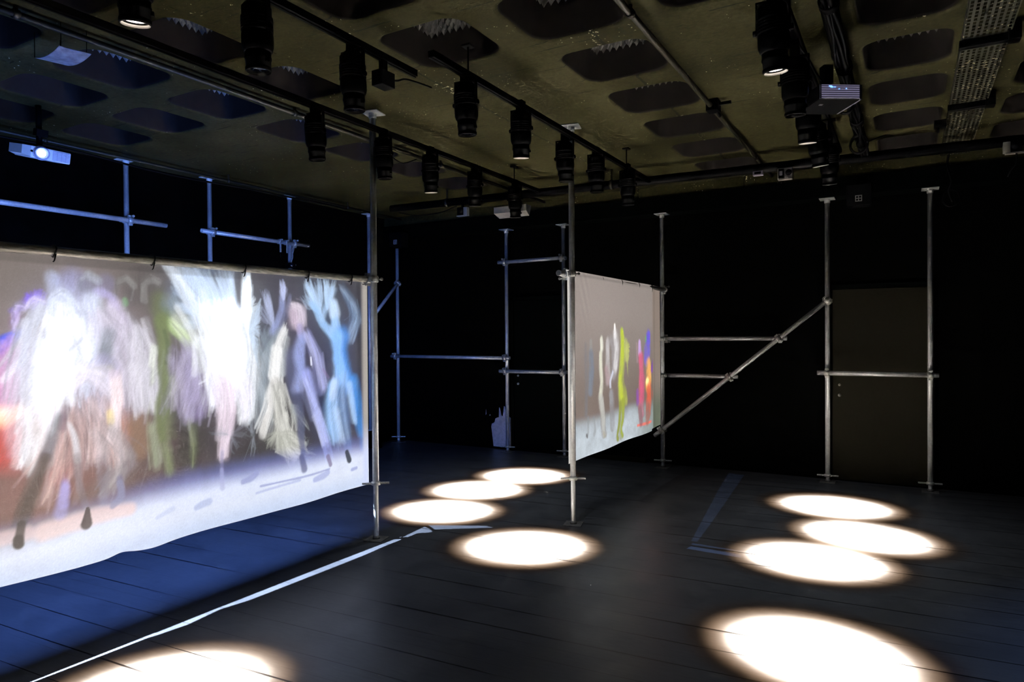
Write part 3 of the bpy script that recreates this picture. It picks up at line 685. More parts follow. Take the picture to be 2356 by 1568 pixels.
 ('g',[(3.788,1.582),(3.787,1.484),(3.803,1.372),(3.825,1.272)],[0.062,0.052,0.052,0.069],(146,190,240),0.85,1.0),
 ('g',[(3.725,1.229),(3.705,1.085),(3.721,0.922),(3.755,0.819)],[0.048,0.058,0.048,0.031],(148,188,232),0.9,0.9,0.15),
 ('g',[(3.796,1.175),(3.821,0.942),(3.864,0.738)],[0.048,0.045,0.021],(96,124,166),0.85,1.0,0.2),
 ('g',[(3.937,1.245),(3.973,1.06),(4.0,0.905),(4.019,0.817)],[0.053,0.046,0.032,0.025],(80,148,222),0.92,0.8),
 ('g',[(3.899,1.221),(3.93,1.031),(3.952,0.927)],[0.035,0.028,0.021],(176,206,238),0.7,1.0),
 ('s',[(3.734,1.245),(3.715,1.143)],[0.031,0.031],(220,232,250),0.55,1.0),
 ('v',[(3.779,1.275),(3.749,1.048),(3.791,0.782)],[0.082,0.075,0.055],(170,200,236),0.3,0.9,50),
 ('s',[(3.864,0.705),(3.891,0.64)],[0.021,0.021],(34,46,66),0.95,0.6),
 ('s',[(4.034,0.815),(4.037,0.712)],[0.036,0.029],(100,146,206),0.6,1.0),
]
STAGE_MARKS_LEFT = [
 ('s',[(2.917,0.66),(2.978,0.671),(3.026,0.696)],[0.018,0.021,0.018],(150,158,206),0.8,0.7),
 ('s',[(2.59,0.565),(2.634,0.576),(2.676,0.583)],[0.016,0.022,0.022],(176,188,226),0.7,0.7),
 ('s',[(2.435,0.595),(2.334,0.563)],[0.016,0.01],(196,206,236),0.6,0.9),
 ('s',[(3.526,0.556),(3.615,0.571),(3.663,0.588)],[0.016,0.027,0.024],(164,174,222),0.75,0.7),
 ('s',[(3.919,0.562),(3.967,0.567)],[0.014,0.014],(150,160,214),0.75,0.7),
 ('s',[(3.053,0.605),(3.429,0.599),(3.681,0.61)],[0.006,0.006,0.007],(140,150,204),0.7,0.9),
 ('s',[(3.018,0.566),(3.388,0.582)],[0.007,0.008],(170,180,224),0.6,0.9),
 ('s',[(1.742,0.639),(1.949,0.654),(2.179,0.652)],[0.041,0.043,0.035],(244,214,210),0.7,1.0),
 ('s',[(1.556,0.649),(1.666,0.65)],[0.034,0.035],(236,206,204),0.6,1.0),
 ('s',[(1.647,0.699),(1.631,0.608)],[0.02,0.022],(74,64,58),0.9,0.6),
 ('s',[(1.954,0.703),(1.952,0.663),(1.949,0.629)],[0.01,0.019,0.029],(70,56,56),0.95,0.4),
 ('s',[(1.632,0.629),(1.635,0.603)],[0.022,0.022],(70,60,56),0.9,0.5),
 ('s',[(3.864,0.705),(3.891,0.64)],[0.021,0.025],(34,46,66),0.95,0.5),
 ('s',[(3.665,0.703),(3.69,0.641)],[0.02,0.02],(120,110,150),0.8,0.6),
 ('s',[(3.406,0.744),(3.429,0.654)],[0.023,0.026],(76,82,130),0.75,0.7),
 ('s',[(2.764,0.765),(2.769,0.65)],[0.014,0.017],(166,170,212),0.5,0.9),
 ('s',[(2.124,0.807),(2.132,0.734),(2.085,0.688)],[0.017,0.022,0.015],(140,140,172),0.7,0.8),
 ('s',[(1.846,0.838),(1.823,0.711)],[0.023,0.032],(176,170,230),0.5,1.0),
]
DANCERS_RIGHT = [
 ('g',[(5.521,1.503),(5.535,1.163),(5.522,0.894)],[0.028,0.034,0.028],(116,118,124),0.6,0.9,0.6),
 ('g',[(5.635,1.528),(5.634,1.47)],[0.023,0.029],(150,146,146),1.0,0.6),
 ('g',[(5.633,1.43),(5.65,1.273),(5.619,1.079)],[0.04,0.046,0.035],(122,132,148),1.0,0.9,0.6),
 ('g',[(5.559,0.851),(5.557,0.735),(5.528,0.692)],[0.014,0.011,0.017],(130,134,138),1.0,0.6),
 ('g',[(5.683,0.838),(5.71,0.736),(5.69,0.687)],[0.015,0.012,0.018],(130,134,138),1.0,0.6),
 ('g',[(5.872,1.545),(5.881,1.464)],[0.025,0.031],(238,238,224),0.95,1.0,0.6),
 ('g',[(5.87,1.404),(5.868,1.283),(5.887,1.14),(5.855,1.021)],[0.031,0.037,0.031,0.031],(232,232,214),0.9,1.0,0.6),
 ('g',[(5.874,0.979),(5.913,0.812),(5.922,0.689),(5.942,0.646)],[0.049,0.044,0.025,0.025],(196,196,190),0.75,0.9,0.6),
 ('g',[(6.05,1.523),(6.047,1.337),(6.066,1.17)],[0.039,0.052,0.052],(206,202,204),0.75,0.9,0.6),
 ('g',[(6.003,1.256),(6.045,1.163)],[0.045,0.052],(184,148,154),0.6,1.0,0.5),
 ('g',[(6.115,1.543),(6.202,1.457),(6.176,1.205)],[0.053,0.074,0.067],(176,172,176),0.6,0.9,0.6),
 ('g',[(6.177,1.226),(6.109,1.146),(6.109,1.084)],[0.017,0.016,0.013],(228,232,250),0.9,0.6),
 ('g',[(6.129,1.019),(6.149,0.829),(6.169,0.683)],[0.046,0.04,0.02],(176,182,192),0.65,0.9,0.6),
 ('a',[(6.228,1.677),(6.238,1.584)],[0.02,0.034],(240,240,240),1.0,0.8),
 ('g',[(6.238,1.605),(6.281,1.456),(6.245,1.287)],[0.041,0.055,0.048],(232,230,232),0.85,0.9,0.6),
 ('f',[(6.528,1.451),(6.628,1.529),(6.651,1.448),(6.65,1.359),(6.611,1.226),(6.597,1.138)],[0.012,0.012,0.012,0.012,0.012,0.012],(204,212,110),0.6,1.0,26),
 ('g',[(6.423,1.618),(6.445,1.496),(6.43,1.322),(6.381,1.151),(6.402,1.019),(6.448,0.907)],[0.029,0.043,0.05,0.035,0.05,0.05],(206,224,62),0.97,1.0,0.6),
 ('g',[(6.529,1.512),(6.563,1.361)],[0.037,0.044],(200,206,120),1.0,0.9,0.6),
 ('g',[(6.448,0.907),(6.446,0.754),(6.397,0.651),(6.432,0.581)],[0.043,0.029,0.021,0.029],(164,178,60),0.9,0.6),
 ('g',[(6.377,0.892),(6.351,0.721),(6.292,0.6),(6.303,0.564)],[0.035,0.028,0.017,0.024],(150,160,60),0.9,0.6),
 ('g',[(6.937,1.507),(6.949,1.395)],[0.032,0.041],(206,168,226),0.9,0.6),
 ('g',[(6.857,1.489),(6.868,1.306)],[0.02,0.024],(180,150,160),0.6,0.6),
 ('g',[(6.962,1.348),(6.986,1.115),(6.969,0.883),(6.98,0.742)],[0.049,0.066,0.065,0.049],(226,92,134),0.92,1.0,0.6),
 ('g',[(6.863,0.984),(6.875,0.868)],[0.032,0.032],(140,80,160),1.0,0.6),
 ('g',[(6.953,0.745),(6.978,0.626)],[0.049,0.041],(120,84,84),1.0,0.6),
 ('g',[(7.216,1.579),(7.215,1.508)],[0.052,0.052],(112,92,232),0.95,0.6),
 ('g',[(7.13,1.556),(7.13,1.514)],[0.017,0.017],(90,180,90),0.6,0.6),
 ('g',[(7.199,1.408),(7.183,1.317)],[0.078,0.077],(120,104,224),0.92,1.0,0.6),
 ('g',[(7.416,1.26),(7.356,1.2)],[0.045,0.036],(130,66,180),1.0,0.6),
 ('g',[(7.211,1.254),(7.223,1.101),(7.193,1.007)],[0.069,0.069,0.069],(250,180,92),0.95,1.0,0.6),
 ('a',[(7.18,1.074),(7.208,1.034)],[0.043,0.043],(255,240,170),1.0,1.0),
 ('g',[(7.235,0.98),(7.233,0.812),(7.203,0.695)],[0.07,0.07,0.052],(236,98,62),0.92,1.0,0.6),
 ('g',[(7.411,0.918),(7.47,0.839)],[0.045,0.046],(170,84,66),1.0,1.0,0.5),
 ('g',[(7.174,0.698),(7.145,0.62)],[0.051,0.051],(126,104,100),1.0,0.6),
]
STAGE_MARKS_RIGHT = [
 ('s',[(6.871,0.625),(7.173,0.617),(7.303,0.621)],[0.013,0.015,0.014],(255,124,108),0.9,1.0,0.2),
 ('s',[(5.528,0.7),(5.537,0.687)],[0.017,0.017],(90,90,92),0.8,0.7),
 ('s',[(5.932,0.663),(5.952,0.64)],[0.019,0.019],(150,140,110),0.9,0.7),
 ('s',[(6.448,0.907),(6.446,0.754),(6.397,0.651),(6.432,0.581)],[0.043,0.029,0.021,0.029],(164,178,60),0.9,0.7),
 ('s',[(6.377,0.892),(6.351,0.721),(6.292,0.6),(6.303,0.564)],[0.035,0.028,0.017,0.024],(150,160,60),0.9,0.7),
 ('s',[(5.874,0.979),(5.913,0.812),(5.922,0.689),(5.942,0.646)],[0.049,0.044,0.025,0.025],(196,196,190),0.7,0.9,0.4),
 ('s',[(6.954,0.791),(6.979,0.649)],[0.057,0.049],(150,90,100),0.7,0.9),
 ('s',[(7.204,0.767),(7.173,0.636)],[0.06,0.051],(170,100,84),0.7,0.9),
]


def fbm(h, w, sy, sx, seed, octv=4):
    rg = np.random.default_rng(seed); out = np.zeros((h, w)); amp = 1; tot = 0
    for o in range(octv):
        ny, nx = max(2, int(sy*2**o))+1, max(2, int(sx*2**o))+1
        g = rg.random((ny, nx))
        yi = np.linspace(0, ny-1.001, h); xi = np.linspace(0, nx-1.001, w)
        y0 = yi.astype(int); x0 = xi.astype(int); fy = (yi-y0)[:, None]; fx = (xi-x0)[None]
        fy = fy*fy*(3-2*fy); fx = fx*fx*(3-2*fx)
        out += amp*((g[y0][:, x0]*(1-fy)+g[y0+1][:, x0]*fy)*(1-fx)+(g[y0][:, x0+1]*(1-fy)+g[y0+1][:, x0+1]*fy)*fx)
        tot += amp; amp *= .6
    return out/tot

class Picture:
    def __init__(s, ya, yb, za, zb, step):
        s.ny = int(round((yb-ya)/step))+1; s.nz = int(round((zb-za)/step))+1
        s.y = np.linspace(ya, yb, s.ny); s.z = np.linspace(za, zb, s.nz)
        s.Y, s.Z = np.meshgrid(s.y, s.z); s.c = np.zeros((s.nz, s.ny, 3)); s.step = step
        s.streak = fbm(s.nz, s.ny, 10, 60, 3, 4); s.cloud = fbm(s.nz, s.ny, 22, 34, 4, 5)
        s.wisp = fbm(s.nz, s.ny, 16, 24, 9, 4)
    def strokes(s, L):
        rg = np.random.default_rng(5)
        for e in L:
            kind, pts, rad, col, al, soft = e[:6]; ex = e[6] if len(e) > 6 else 0
            if kind == 'f': s.fan(rg, pts, rad, col, al, soft, int(ex)); continue
            if kind == 'v': s.veil(rg, pts, rad, col, al, soft, int(ex)); continue
            if kind == 'g':      # several faint exposures of the same limb
                n = 6; a1 = 1-(1-min(al, .97))**(1/n)*.96; sg = .30*max(rad)+.004
                for i in range(n):
                    o = rg.normal(0, sg, 2)*(.9, .45); tilt = rg.normal(0, .35*sg)
                    q = [(p[0]+o[0]+tilt*k, p[1]+o[1]) for k, p in enumerate(pts)]
                    s.line(q, [r*rg.uniform(.75, 1.1) for r in rad], tuple(np.clip(np.array(col)*rg.uniform(.9, 1.08), 0, 255)), a1, soft, ex, False)
                continue
            s.line(pts, rad, col, al, soft, ex, kind == 'a')
    def veil(s, rg, pts, rad, col, al, soft, n):
        pts = np.array(pts, float); rad = np.array((list(rad)*len(pts))[:len(pts)] if len(rad) < len(pts) else rad)
        for i in range(n):
            u = rg.normal(0, .55); w = rg.normal(0, .35); k0 = rg.integers(0, max(1, len(pts)-1)); k1 = min(len(pts), k0+2+rg.integers(0, 2))
            q = []
            for k in range(k0, k1): 
                d = pts[min(k+1, len(pts)-1)]-pts[max(k-1, 0)]; d = d/max(np.hypot(*d), 1e-6)
                q.append(pts[k]+np.array((-d[1], d[0]))*rad[k]*(u+w*(k-k0)+rg.normal(0, .12))+d*rg.normal(0, rad[k]*.4))
            if len(q) < 2: continue
            r = rg.uniform(.0025, .009)*(1+2.0*(rg.random() < .25))
            c = np.array(col, float); c = c+(255-c)*rg.uniform(0, .45) if rg.random() < .6 else c*rg.uniform(.65, 1)
            s.line(q, [r]*len(q), tuple(np.clip(c, 0, 255)), al*rg.uniform(.25, 1), soft, 0, False)
    def bloom(s, amount, r):
        x = np.clip(s.c-.35, 0, 1)
        for _ in range(3):
            for ax in (0, 1):
                p = np.concatenate([np.repeat(x.take([0], ax), r+1, ax), x, np.repeat(x.take([-1], ax), r, ax)], ax)
                q = np.cumsum(p, ax); n = x.shape[ax]
                x = (q.take(range(2*r+1, 2*r+1+n), ax)-q.take(range(0, n), ax))/(2*r+1)
        s.c += x*amount
    def flow(s, base, amount, zlo, length=.06):
        """draw the picture out along a wavering, mostly upright direction"""
        rg = np.random.default_rng(21)
        ang = (fbm(s.nz, s.ny, 5, 8, 31, 3)-.5)*2.6
        vy, vz = np.sin(ang), np.cos(ang)
        h = rg.random((s.nz, s.ny))
        jj, ii = np.mgrid[0:s.nz, 0:s.ny].astype(float)
        acc = np.zeros_like(s.c); lic = np.zeros_like(h); N = 13
        for t in np.linspace(-1, 1, N):
            o = t*length/s.step*.5
            j = np.clip(np.round(jj+vz*o), 0, s.nz-1).astype(int); i = np.clip(np.round(ii+vy*o), 0, s.ny-1).astype(int)
            acc += s.c[j, i]; lic += h[j, i]
        acc /= N; lic = (lic/N-.5)*math.sqrt(N)*1.2
        k = amount*sstep(s.Z, zlo-.05, zlo+.12)*(.12+.88*np.clip(np.abs(s.c-base).sum(-1)*3, 0, 1)); k = k[..., None]
        s.c = s.c*(1-k*.45)+acc*k*.45
        s.c *= np.clip(1+k*.13*lic[..., None], .3, 1.9)
    def fan(s, rg, pts, rad, col, al, soft, n):
        base = np.array(pts[0]); tips = [np.array(p) for p in pts[1:]]
        for i in range(n):
            if len(tips) > 1:
                k = rg.random()*(len(tips)-1); j = int(k); tip = tips[j]*(1-k+j)+tips[j+1]*(k-j)
            else: tip = tips[0]
            u = rg.uniform(.75, 1.02); tip = base+(tip-base)*u
            st = base+(tip-base)*rg.uniform(.05, .45)
            mid = (st+tip)/2+rg.normal(0, .012, 2)
            r = rad[0]*rg.uniform(.5, 1.2); cc = tuple(np.clip(np.array(col)*rg.uniform(.85, 1.1), 0, 255))
            s.line([st, mid, tip], [r, r, r*.5], cc, al*rg.uniform(.3, 1), soft, 0, False)
    def line(s, pts, rad, col, al, soft, ex, add):
        pts = np.array(pts, float); rad = np.array(list(rad)[:len(pts)] if len(rad) >= len(pts) else list(rad)*len(pts), float)
        if len(pts) > 2:      # round the joints
            P = [pts[0]]; R_ = [rad[0]]
            for i in range(len(pts)-1):
                p0, p1, p2, p3 = pts[max(i-1, 0)], pts[i], pts[i+1], pts[min(i+2, len(pts)-1)]
                for t in (.25, .5, .75, 1.0):
                    P.append(.5*(2*p1+(p2-p0)*t+(2*p0-5*p1+4*p2-p3)*t*t+(3*p1-p0-3*p2+p3)*t**3)); R_.append(rad[i]*(1-t)+rad[i+1]*t)
            pts, rad = np.array(P), np.array(R_)
        pad = rad.max()*(1+soft)*1.25+s.step*2
        lo = pts.min(0)-pad; hi = pts.max(0)+pad
        i0, i1 = np.searchsorted(s.y, (lo[0], hi[0])); j0, j1 = np.searchsorted(s.z, (lo[1], hi[1]))
        if i1 <= i0 or j1 <= j0: return
        Y, Z = s.Y[j0:j1, i0:i1], s.Z[j0:j1, i0:i1]
        wy = (s.wisp[j0:j1, i0:i1]-.5)*rad.max()*.5
        best = np.full(Y.shape, 9.)
        for a, b, ra, rb in zip(pts[:-1], pts[1:], rad[:-1], rad[1:]):
            d = b-a; L2 = max(d@d, 1e-9)
            t = np.clip(((Y-a[0])*d[0]+(Z-a[1])*d[1])/L2, 0, 1)
            dist = np.hypot(Y-a[0]-t*d[0], Z-a[1]-t*d[1])+wy
            best = np.minimum(best, dist/(ra+(rb-ra)*t+1e-6))
        lo_, hi_ = 1-.55*soft, 1+.55*soft
        k = np.clip((hi_-best)/(hi_-lo_+1e-6), 0, 1); k = k*k*(3-2*k)
        if ex:
            nz = .55*s.streak[j0:j1, i0:i1]+.45*s.cloud[j0:j1, i0:i1]
            nz = np.clip((nz-.5)*2.8+.5, 0, 1); k = k*(1-ex+ex*nz*1.5)
        k = np.clip(k*al, 0, 2)[..., None]; c = np.array(lin(col))
        reg = s.c[j0:j1, i0:i1]
        if add: reg += k*c
        else: k = np.minimum(k, 1); reg[:] = reg*(1-k)+k*c
def sstep(x, a, b):
    t = np.clip((x-a)/(b-a), 0, 1); return t*t*(3-2*t)
def lerp3(t, a, b): return np.array(lin(a))*(1-t[..., None])+np.array(lin(b))*t[..., None]

def screen_mesh(name, pic, xf, hem, mat, side):
    """grid of fabric; xf gives the fabric's x from (y, z); hem gives the lower edge height for y"""
    ny, nz = pic.ny, pic.nz
    z0, z1 = pic.z[0], pic.z[-1]
    hz = hem(pic.Y); Zr = np.where(pic.Z < hz, hz, pic.Z)
    co = np.stack([xf(pic.Y, Zr), pic.Y, Zr], -1).reshape(-1, 3)
    idx = np.arange(ny*nz).reshape(nz, ny)
    q = np.stack([idx[:-1, :-1], idx[:-1, 1:], idx[1:, 1:], idx[1:, :-1]], -1).reshape(-1, 4)
    keep = (Zr[1:, :-1] - Zr[:-1, :-1] > 1e-6) | (Zr[1:, 1:] - Zr[:-1, 1:] > 1e-6)
    q = q[keep.reshape(-1)]
    me = bpy.data.meshes.new(name)
    me.vertices.add(len(co)); me.vertices.foreach_set('co', co.astype(np.float32).ravel())
    me.loops.add(len(q)*4); me.loops.foreach_set('vertex_index', q.astype(np.int32).ravel())
    me.polygons.add(len(q)); me.polygons.foreach_set('loop_start', np.arange(0, len(q)*4, 4, dtype=np.int32))
    me.update(calc_edges=True)
    me.polygons.foreach_set('use_smooth', np.ones(len(q), bool))
    ca = me.color_attributes.new('picture', 'FLOAT_COLOR', 'POINT')
    rgba = np.ones((ny*nz, 4), np.float32); rgba[:, :3] = np.clip(pic.c, 0, 2.2).reshape(-1, 3)
    ca.data.foreach_set('color', rgba.ravel())
    me.materials.append(mat); me.validate(); return me

# --- big screen
pic = Picture(.60, 4.105, .385, 2.05, .0055)
Y, Z = pic.Y, pic.Z
top = lerp3(sstep(Y, 1.5, 3.3), (146, 136, 130), (74, 74, 84)); mid = lerp3(sstep(Y, 1.6, 2.9), (134, 102, 94), (64, 61, 66))
v = sstep(Z, .9, 1.8)[..., None]; pic.c = mid*(1-v)+top*v
pic.c *= (.86+.28*pic.cloud)[..., None]
plain = pic.c.copy()
pic.strokes(DANCERS_LEFT)
def off_frame(L, dy):   # more of the same crowd beyond the left edge of the photograph
    return [(e[0], [(p[0]+dy, p[1]) for p in e[1]])+tuple(e[2:]) for e in L]
pic2 = None
keepc = pic.c.copy(); pic.strokes([e for e in off_frame(DANCERS_LEFT, -1.35) if max(p[0] for p in e[1]) < 1.42])
wm = sstep(Y, 1.44, 1.50)[..., None]; pic.c = pic.c*(1-wm)+keepc*wm
pic.flow(plain, 1.0, .80)
pic.bloom(.38, 16)
L_ = pic.c.mean(-1, keepdims=True); pic.c = np.clip(L_+(pic.c-L_)*1.10, 0, None); pic.c = pic.c*(.78+.27*sstep(L_[..., 0], .08, .60))[..., None]
# white stage strip at the dancers' feet
edge = .80-.10*(1-sstep(Y, 1.5, 2.6))+.02*(pic.streak-.5)
st = 1-sstep(Z, edge-.17, edge+.05)
pal = lerp3(sstep(Z, .62, .78), (226, 234, 255), (128, 142, 226)); low = lerp3(sstep(Z, .42, .56), (206, 220, 248), (228, 236, 255))
g = sstep(Z, .54, .62)[..., None]; stc = (low*(1-g)+pal*g)*(.93+.14*pic.cloud)[..., None]
pic.c = pic.c*(1-st[..., None]*.94)+stc*st[..., None]*.94
pic.strokes(STAGE_MARKS_LEFT)
# unlit margins: right border of plain cloth and the tube's shadow, darkened into the picture
cloth = lerp3(sstep(Z, .62, .95), (206, 216, 250), (166, 160, 154))
rb = sstep(Y, 4.02, 4.07)[..., None]; pic.c = pic.c*(1-rb)+cloth*rb
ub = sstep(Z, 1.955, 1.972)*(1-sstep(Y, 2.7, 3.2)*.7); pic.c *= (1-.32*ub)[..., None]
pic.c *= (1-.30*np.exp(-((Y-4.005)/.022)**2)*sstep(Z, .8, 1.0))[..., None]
gr = RNG.normal(1, .03, pic.c.shape[:2]); pic.c *= gr[..., None]
def hem1(y): return .412+.012*np.exp(-((y-2.14)/.06)**2)-.008*np.exp(-((y-2.32)/.09)**2)+.003*np.sin(y*5.1)+.02*np.clip(1.9-y, 0, 1)
def x1(y, z): return -3.705+.006*np.sin(y*4.3)*(1-.6*(z-.4)/1.6)+.004*np.sin(y*11+1)*np.clip(1-(z-.4)/.5, 0, 1)-.014*np.clip((.6-z)/.2, 0, 1)*np.exp(-((y-2.14)/.08)**2)
scr = thing('projection_screen', 'big bright screen at left showing a crowd of blurred white dancers', 'projection screen', (0, 0, 0), 'projection screens')
link('screen_cloth', screen_mesh('screen_cloth', pic, x1, hem1, screen_mat('lit_screen_cloth', FRONT_GAIN, REAR_GLOW), 1), scr)
def tie(parent, x, y, z, r, tail, d=1):
    m = MB(); pts = []
    for k in range(17): a = 2*math.pi*k/16; pts.append((x+r*math.cos(a), y+.004*math.sin(a*2), z+r*math.sin(a)))
    m.wire(pts, .004, 6); m.wire([(x+r*.9*d, y, z-r*.5), (x+r*.75*d, y-.006, z-r-.02), (x+r*.6*d, y-.01, z-r-.024-tail)], .0035, 6)
    obj('tie', m, M['tie'], parent)
for y in (.95, 1.36, 1.785, 2.295, 2.90, 3.43, 3.86): tie(scr, bar_x, y, 2.02+.015*(y-.55)/3.61, TR+.005, .001)

# --- smaller screen
pic = Picture(5.155, 7.70, .505, 2.135, .0065)
Y, Z = pic.Y, pic.Z
pic.c = lerp3(sstep(Z, .9, 1.9), (122, 108, 100), (152, 142, 136))
pic.c *= (1.06-.12*sstep(Y, 5.4, 7.4))[..., None]
plain = pic.c.copy()
pic.strokes(DANCERS_RIGHT)
pic.flow(plain, .8, .60, .05)
edge = .885+.01*np.sin(Y*3)
st = 1-sstep(Z, edge-.10, edge+.01)
stc = lerp3(sstep(Y, 6.6, 7.3), (196, 206, 214), (150, 160, 160)); kk = sstep(Z, .68, .86)[..., None]
stc = stc*(1-.30*kk)*(.75+.5*pic.wisp)[..., None]
keep = np.clip(np.abs(pic.c-plain).sum(-1)*2.2, 0, .6)
pic.c = pic.c*(1-(st*(1-keep))[..., None])+stc*(st*(1-keep))[..., None]
pic.strokes(STAGE_MARKS_RIGHT)
rb = sstep(Y, 7.36, 7.40)[..., None]
mar = lerp3(sstep(Z, .7, 1.1), (104, 112, 96), (140, 126, 116)); pic.c = pic.c*(1-rb)+mar*rb
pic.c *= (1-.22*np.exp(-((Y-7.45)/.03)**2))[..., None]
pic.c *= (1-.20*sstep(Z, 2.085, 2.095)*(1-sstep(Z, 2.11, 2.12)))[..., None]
pic.c *= (1+.10*np.exp(-((Y-5.5)/.10)**2)*sstep(Z, 1.5, 2.0)*np.sin(Y*60+Z*30))[..., None]
pic.c = pic.c*(1-sstep(-Y, -5.29, -5.27)[..., None])+np.array(lin((206, 202, 196)))*sstep(-Y, -5.29, -5.27)[..., None]
pic.c *= RNG.normal(1, .04, pic.c.shape[:2])[..., None]
def hem2(y): return .512+.02*sstep(y, 7.33, 7.335)+.004*np.sin(y*6)
def x2(y, z):
    fold = sstep(z, 2.10, 2.135)
    return -2.457-.012*fold+.008*np.sin(y*2.6)*(1-.5*(z-.5)/1.6)-.03*sstep(y, 7.2, 7.7)
scr2 = thing('projection_screen', 'smaller grey-brown screen in mid room showing a row of coloured figures', 'projection screen', (0, 0, 0), 'projection screens')
link('screen_cloth', screen_mesh('screen_cloth', pic, x2, hem2, screen_mat('dim_screen_cloth', .92, (.35, .42, .55)), 1), scr2)
for y in (5.45, 5.95, 6.45, 6.95, 7.38): tie(scr2, bar2_x, y, 2.10+.01*(y-5.06)/2.9, TR+.005, .001)

# ------------------------------------------------------------------ lamp rails, pipes and conduits
def rail(x, y0, y1, z, label, hang):
    t = thing('lamp_rail', label, 'rail', (x, y0, z), 'black lamp rails under the ceiling')
    m = MB(); m.box((-.02, 0, -.02), (.02, y1-y0, .02), bev=.003); m.box((-.006, 0, -.024), (.006, y1-y0, -.02)); obj('profile', m, M['blackmetal'], t)
    for y in hang:
        y -= y0; h = MB(); h.cyl((0, y, .02), (0, y, ZC-z), .006, 8); h.box((-.03, y-.03, ZC-z-.012), (.03, y+.03, ZC-z)); obj('hanger', h, M['blackmetal'], t)
    return t
rail(-2.565, .2, 3.28, 3.17, 'near length of black lamp rail over the middle of the room', (1.0, 2.10))
rail(-2.275, 3.05, 6.72, 3.15, 'far length of black lamp rail over the middle, carrying one lit lamp', (3.42, 6.08))
rail(-3.51, .2, 6.66, 3.17, 'black lamp rail farther left, above the big screen', (1.2, 6.12))
rail(-.53, .4, 6.84, 3.235, 'black lamp rail carrying the right row of lamps', (1.0, 3.33, 6.13))

def straight_pipe(name, a, b, r, mat, label, cat, clips=()):
    a, b = Vector(a), Vector(b); t = thing(name, label, cat, a)
    m = MB(); m.pipe((0, 0, 0), b-a, r, r*.2); obj('tube', m, M[mat], t)
    d = (b-a).normalized()
    for s_ in clips:
        c = MB(); p = (b-a)*s_; ring_band(c, p, d, r+.0005, .03, .006); c.box((p.x-.008, p.y-.008, p.z+r), (p.x+.008, p.y+.008, ZC-a.z)); obj('clip', c, M['pipe'], t)
    return t
straight_pipe('conduit', (-1.262, .3, 3.285), (-1.262, 7.78, 3.285), .018, 'pipe', 'thin painted conduit running along the ceiling right of the middle lamp rail', 'conduit', (.2, .42, .65, .88))
straight_pipe('conduit', (-4.02, .3, 3.285), (-4.02, 7.78, 3.285), .018, 'pipe', 'thin painted conduit along the ceiling left of the left lamp rail', 'conduit', (.2, .45, .7, .9))
straight_pipe('black_pipe', (-.335, .3, 3.21), (-.335, 6.90, 3.21), .042, 'blackmetal', 'thick black pipe beside the right row of lamps', 'pipe', (.15, .4, .62, .85))
straight_pipe('black_pipe', (-5.55, 6.60, 3.165), (2.6, 7.08, 3.165), .045, 'blackmetal', 'long black pipe across the far end of the ceiling', 'pipe', (.1, .35, .6, .85))
straight_pipe('conduit', (-6.30, .5, 3.26), (-6.30, 7.7, 3.26), .014, 'pipe', 'thin conduit along the ceiling edge above the left projector', 'conduit', (.1, .35, .6, .85))
# clamp block on the conduit
t = thing('junction_box', 'black clamp block fixed on the thin conduit near the right lamps', 'junction box', (-1.25, 5.17, 3.27))
m = MB(); m.box((-.045, -.05, -.025), (.045, .05, .06), bev=.005); obj('body', m, M['blackplastic'], t)
m = MB(); m.box((.04, -.012, .015), (.13, .012, .035)); m.wire(smooth_curve([(.02, .03, -.02), (.03, .06, -.05), (.03, .1, -.03), (.01, .13, .0)]), .006); obj('bracket', m, M['blackmetal'], t)
# cable bundle hanging off the thick pipe
def cable(pts, r, label, name='cable', n=8, group='loose cables under the ceiling'):
    m = MB(); m.wire(smooth_curve(pts, n), r); o = obj(name, m, M['rubber']); return tag(o, label, 'cable', group)
t = thing('cable_bundle', 'lumpy bundle of black cables taped along the thick pipe', 'cables', (-.30, 1.0, 3.16))
m = MB()
for j in range(4):
    pts = []
    for i in range(23):
        y = i*.255; pts.append((-.02+.010*math.sin(i*1.3+j*1.7)+.014*(j-1.5), y, -.008+.010*math.cos(i*.9+j*2.1)-.004*j-(.03 if i % 9 == 4 else 0)))
    m.wire(smooth_curve(pts, 4), .011)
obj('cords', m, M['rubber'], t)
for i, y in enumerate((2.2, 3.55, 4.45, 5.6, 6.35)):
    m = MB(); ring_band(m, (-.02, y-1.0, -.008), (0, 1, 0), .042, .06, .004); obj('tape_wrap', m, M['blackplastic'], t)
def coil(c, r, label, turns=3, tail=None):
    m = MB(); pts = []
    for i in range(turns*18+1):
        a = i*2*math.pi/18; pts.append((c[0]+r*math.cos(a)*(.95+.08*math.sin(a*.37)), c[1]+.02*math.sin(a*.5)+.006*i/18, c[2]+r*1.1*math.sin(a)))
    m.wire(pts, .006, 6); o = obj('cable_coil', m, M['rubber']); return tag(o, label, 'cable', 'coiled cables')
coil((-.33, 6.05, 3.08), .065, 'small loop of cable under the thick pipe above the right lamps')
coil((.36, 7.70, 2.86), .07, 'small coil of cable hanging at the back wall near the cable tray', 2)
coil((-.34, 4.85, 3.05), .05, 'small loop of cable just behind the right projector')
cable([(.34, 7.70, 3.28), (.33, 7.69, 3.15), (.36, 7.68, 3.02), (.34, 7.69, 2.93), (.37, 7.70, 2.82)], .010, 'thin cable dropping from the cable tray down the back wall')
cable([(-.40, 4.55, 3.06), (-.46, 4.50, 3.13), (-.50, 4.30, 3.19), (-.53, 4.12, 3.21)], .007, 'short power cable arching from the right projector to the lamp rail')
cable([(-.30, 6.45, 3.18), (-.24, 6.60, 3.24), (-.16, 6.75, 3.30), (-.1, 6.9, 3.32)], .004, 'thin wire from the thick pipe to the ceiling')
